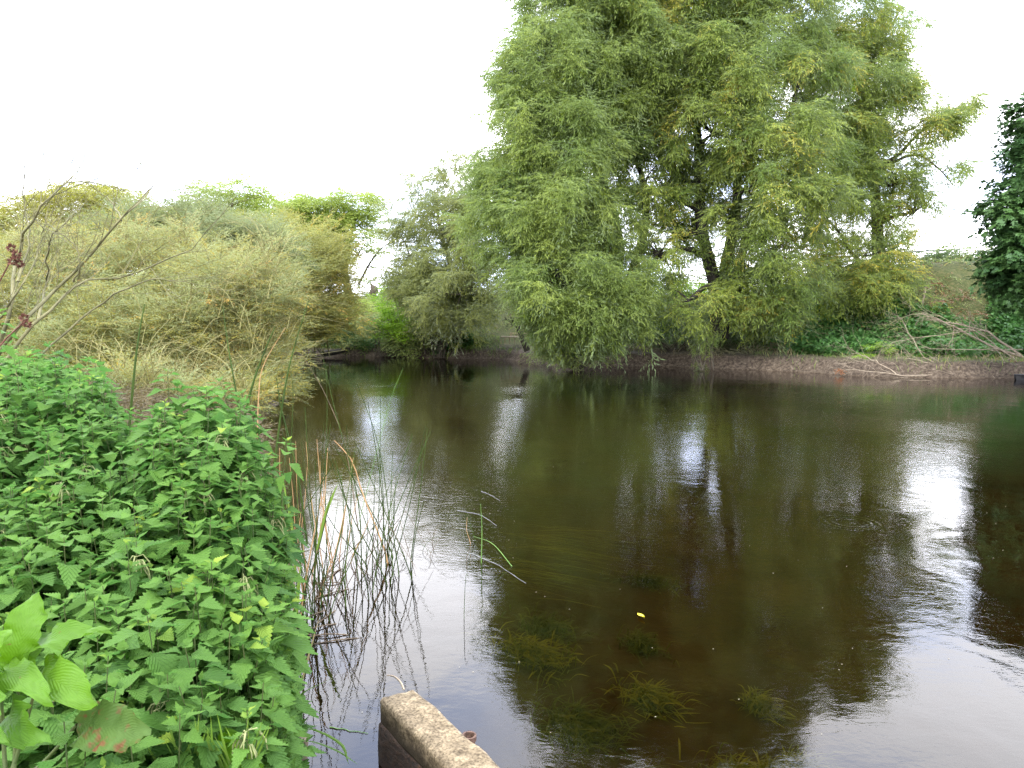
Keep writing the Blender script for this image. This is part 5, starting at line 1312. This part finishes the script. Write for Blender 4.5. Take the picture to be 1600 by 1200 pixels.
# dock plant
def dock_leaf(acc, p0, p1, wd, up, seed, tint=.5, arch=.04, ruffle=.012, n=22, m=7):
    r = np.random.default_rng(seed)
    p0, p1 = np.asarray(p0, float), np.asarray(p1, float)
    ax = p1 - p0; up = norm(np.asarray(up, float)); up = norm(up - ax * (up @ ax) / (ax @ ax)); sd_ = np.cross(norm(ax), up)
    V, lu, lv = [], [], []
    for i_ in range(n):
        t = i_ / (n - 1)
        w_ = wd / 2 * min(1, t / .22) ** .6 * max(0, 1 - max(0, (t - .45) / .55) ** 2.4) ** .8 + .002
        c = p0 + ax * t + up * arch * math.sin(PI * t)
        for j in range(m):
            s_ = j / (m - 1) * 2 - 1
            rf = ruffle * abs(s_) ** 1.5 * (math.sin(t * 17 + seed + s_ * 1.5) + .6 * math.sin(t * 37 + seed * 2 + s_ * 3))
            pk = .0025 * math.sin(t * 60 + abs(s_) * 9) * (1 - abs(s_) * .5)
            V.append(c + sd_ * s_ * w_ * (1 + .05 * math.sin(t * 31 + seed)) + up * (abs(s_) * w_ * .22 + rf + pk)); lu.append(s_ * .4); lv.append(t * 1.6)
    f = [(i_ * m + j, i_ * m + j + 1, (i_ + 1) * m + j + 1, (i_ + 1) * m + j) for i_ in range(n - 1) for j in range(m - 1)]
    acc.add(V, f, tint=tint, lu=lu, lv=lv)
root = thing('dock_plant', 'dock plant with large wavy bright green leaves at the bottom left corner', 'plant', tuple(P(20, 1200, 1.55)))
nU, nF = (0, -.5, 1), (0, -1, .35)
for k, (a0, a1, Y0, Y1, wd, up, tint, lab) in enumerate([
        ((28, 1060), (62, 925), 1.45, 1.50, .072, (0.25, -1, .25), .75, 'upright pointed leaf'),
        ((20, 1052), (172, 985), 1.50, 1.42, .055, (0, -.6, 1), .55, None),
        ((-10, 1062), (80, 1095), 1.48, 1.30, .062, (0, -.5, 1), .8, None),
        ((65, 1055), (152, 1100), 1.50, 1.32, .078, (.1, -.9, .8), .85, None),
        ((0, 1050), (8, 1160), 1.42, 1.22, .066, (0, -1, .5), .5, None),
        ((35, 1110), (68, 1160), 1.40, 1.25, .070, (-.1, -1, .6), .35, None),
        ((-30, 1040), (20, 990), 1.38, 1.34, .06, (0, -1, .5), .9, None)]):
    a_ = Acc(); dock_leaf(a_, P(*a0, Y0), P(*a1, Y1), wd, up, k + 3, tint)
    o_ = a_.build('leaf', M['dock'], root, smooth=True, attrs=('tint', 'lu', 'lv'))
    if lab: o_['label'] = lab
a_ = Acc(); dock_leaf(a_, P(122, 1130, 1.40), P(232, 1150, 1.36), .085, (.1, -.9, .7), 21, .5, arch=.02)
o_ = a_.build('leaf', M['dockold'], root, smooth=True, attrs=('tint', 'lu', 'lv')); o_['label'] = 'old brown-spotted leaf'
for k, (a0, a1) in enumerate([((20, 1230), (30, 1060)), ((10, 1230), (60, 1058)), ((20, 1230), (120, 1132)), ((10, 1230), (0, 1052))]):
    a_ = Acc(); tube(a_, smooth_path([P(*a0, 1.5), P((a0[0] + a1[0]) / 2, (a0[1] + a1[1]) / 2 + 8, 1.52), P(*a1, 1.47)], 8), np.linspace(.005, .003, 8), 6)
    a_.build('stalk', M['stalk'], root, smooth=True)
root = thing('burdock_plant', 'pale green crinkled broad leaf with grass at the bottom edge, right of the nettles', 'plant', tuple(P(360, 1230, 1.9)))
for k, (a0, a1, wd, tint) in enumerate([((300, 1200), (412, 1195), .15, .8), ((320, 1240), (385, 1150), .12, .9), ((345, 1245), (420, 1215), .1, .7)]):
    a_ = Acc(); dock_leaf(a_, P(*a0, 1.9), P(*a1, 1.75), wd, (0, -.9, .9), k + 31, tint, ruffle=.016)
    a_.build('leaf', M['dock'], root, smooth=True, attrs=('tint', 'lu', 'lv'))
a_ = Acc()
for k in range(26):
    x0 = U(250, 390); x1 = x0 + U(-60, 60)
    blade(a_, [P(x0, 1240, 1.75), P((x0 + x1) / 2 + U(-10, 10), 1190, 1.72), P(x1, U(1110, 1170), 1.66)], U(.004, .007), (1, .2, 0), U(.4, 1))
tag(a_.build('grass_blades', M['grass']), 'thin bright grass blades at the bottom edge among the nettles', 'grass', kind='stuff')
# dried seed heads at the left edge
for (pts, heads, lab) in [([(-40, 560), (-15, 470), (10, 420), (22, 395)], [(18, 388), (26, 398), (20, 408), (30, 412)], 'dried dark brown seed heads on a bent stalk at the left edge, the upper ones'),
                          ([(-40, 600), (0, 540), (30, 510), (38, 500)], [(38, 497), (42, 506)], 'small dried brown seed head just above the nettles at the left edge')]:
    root = thing('dried_seed_heads', lab, 'dead plant', tuple(P(*pts[0], 2.6)))
    a_ = Acc(); tube(a_, smooth_path([P(x_, y_, 2.6) for x_, y_ in pts], 10), np.linspace(.004, .0018, 10), 5); a_.build('stalk', M['seedhead'], root, smooth=True)
    for k, (x_, y_) in enumerate(heads):
        a_ = Acc(); c = P(x_, y_, 2.6 + U(-.02, .02)); r = np.random.default_rng(k)
        for j in range(60):
            d = norm(r.normal(0, 1, 3)); nn = norm(np.cross(d, r.normal(0, 1, 3)))
            a_.add(rhomb(c + d * .006, d, nn, .012 * r.uniform(.6, 1.3), .007), [(0, 1, 2, 3)])
        a_.build('seed_head', M['seedhead'], root)
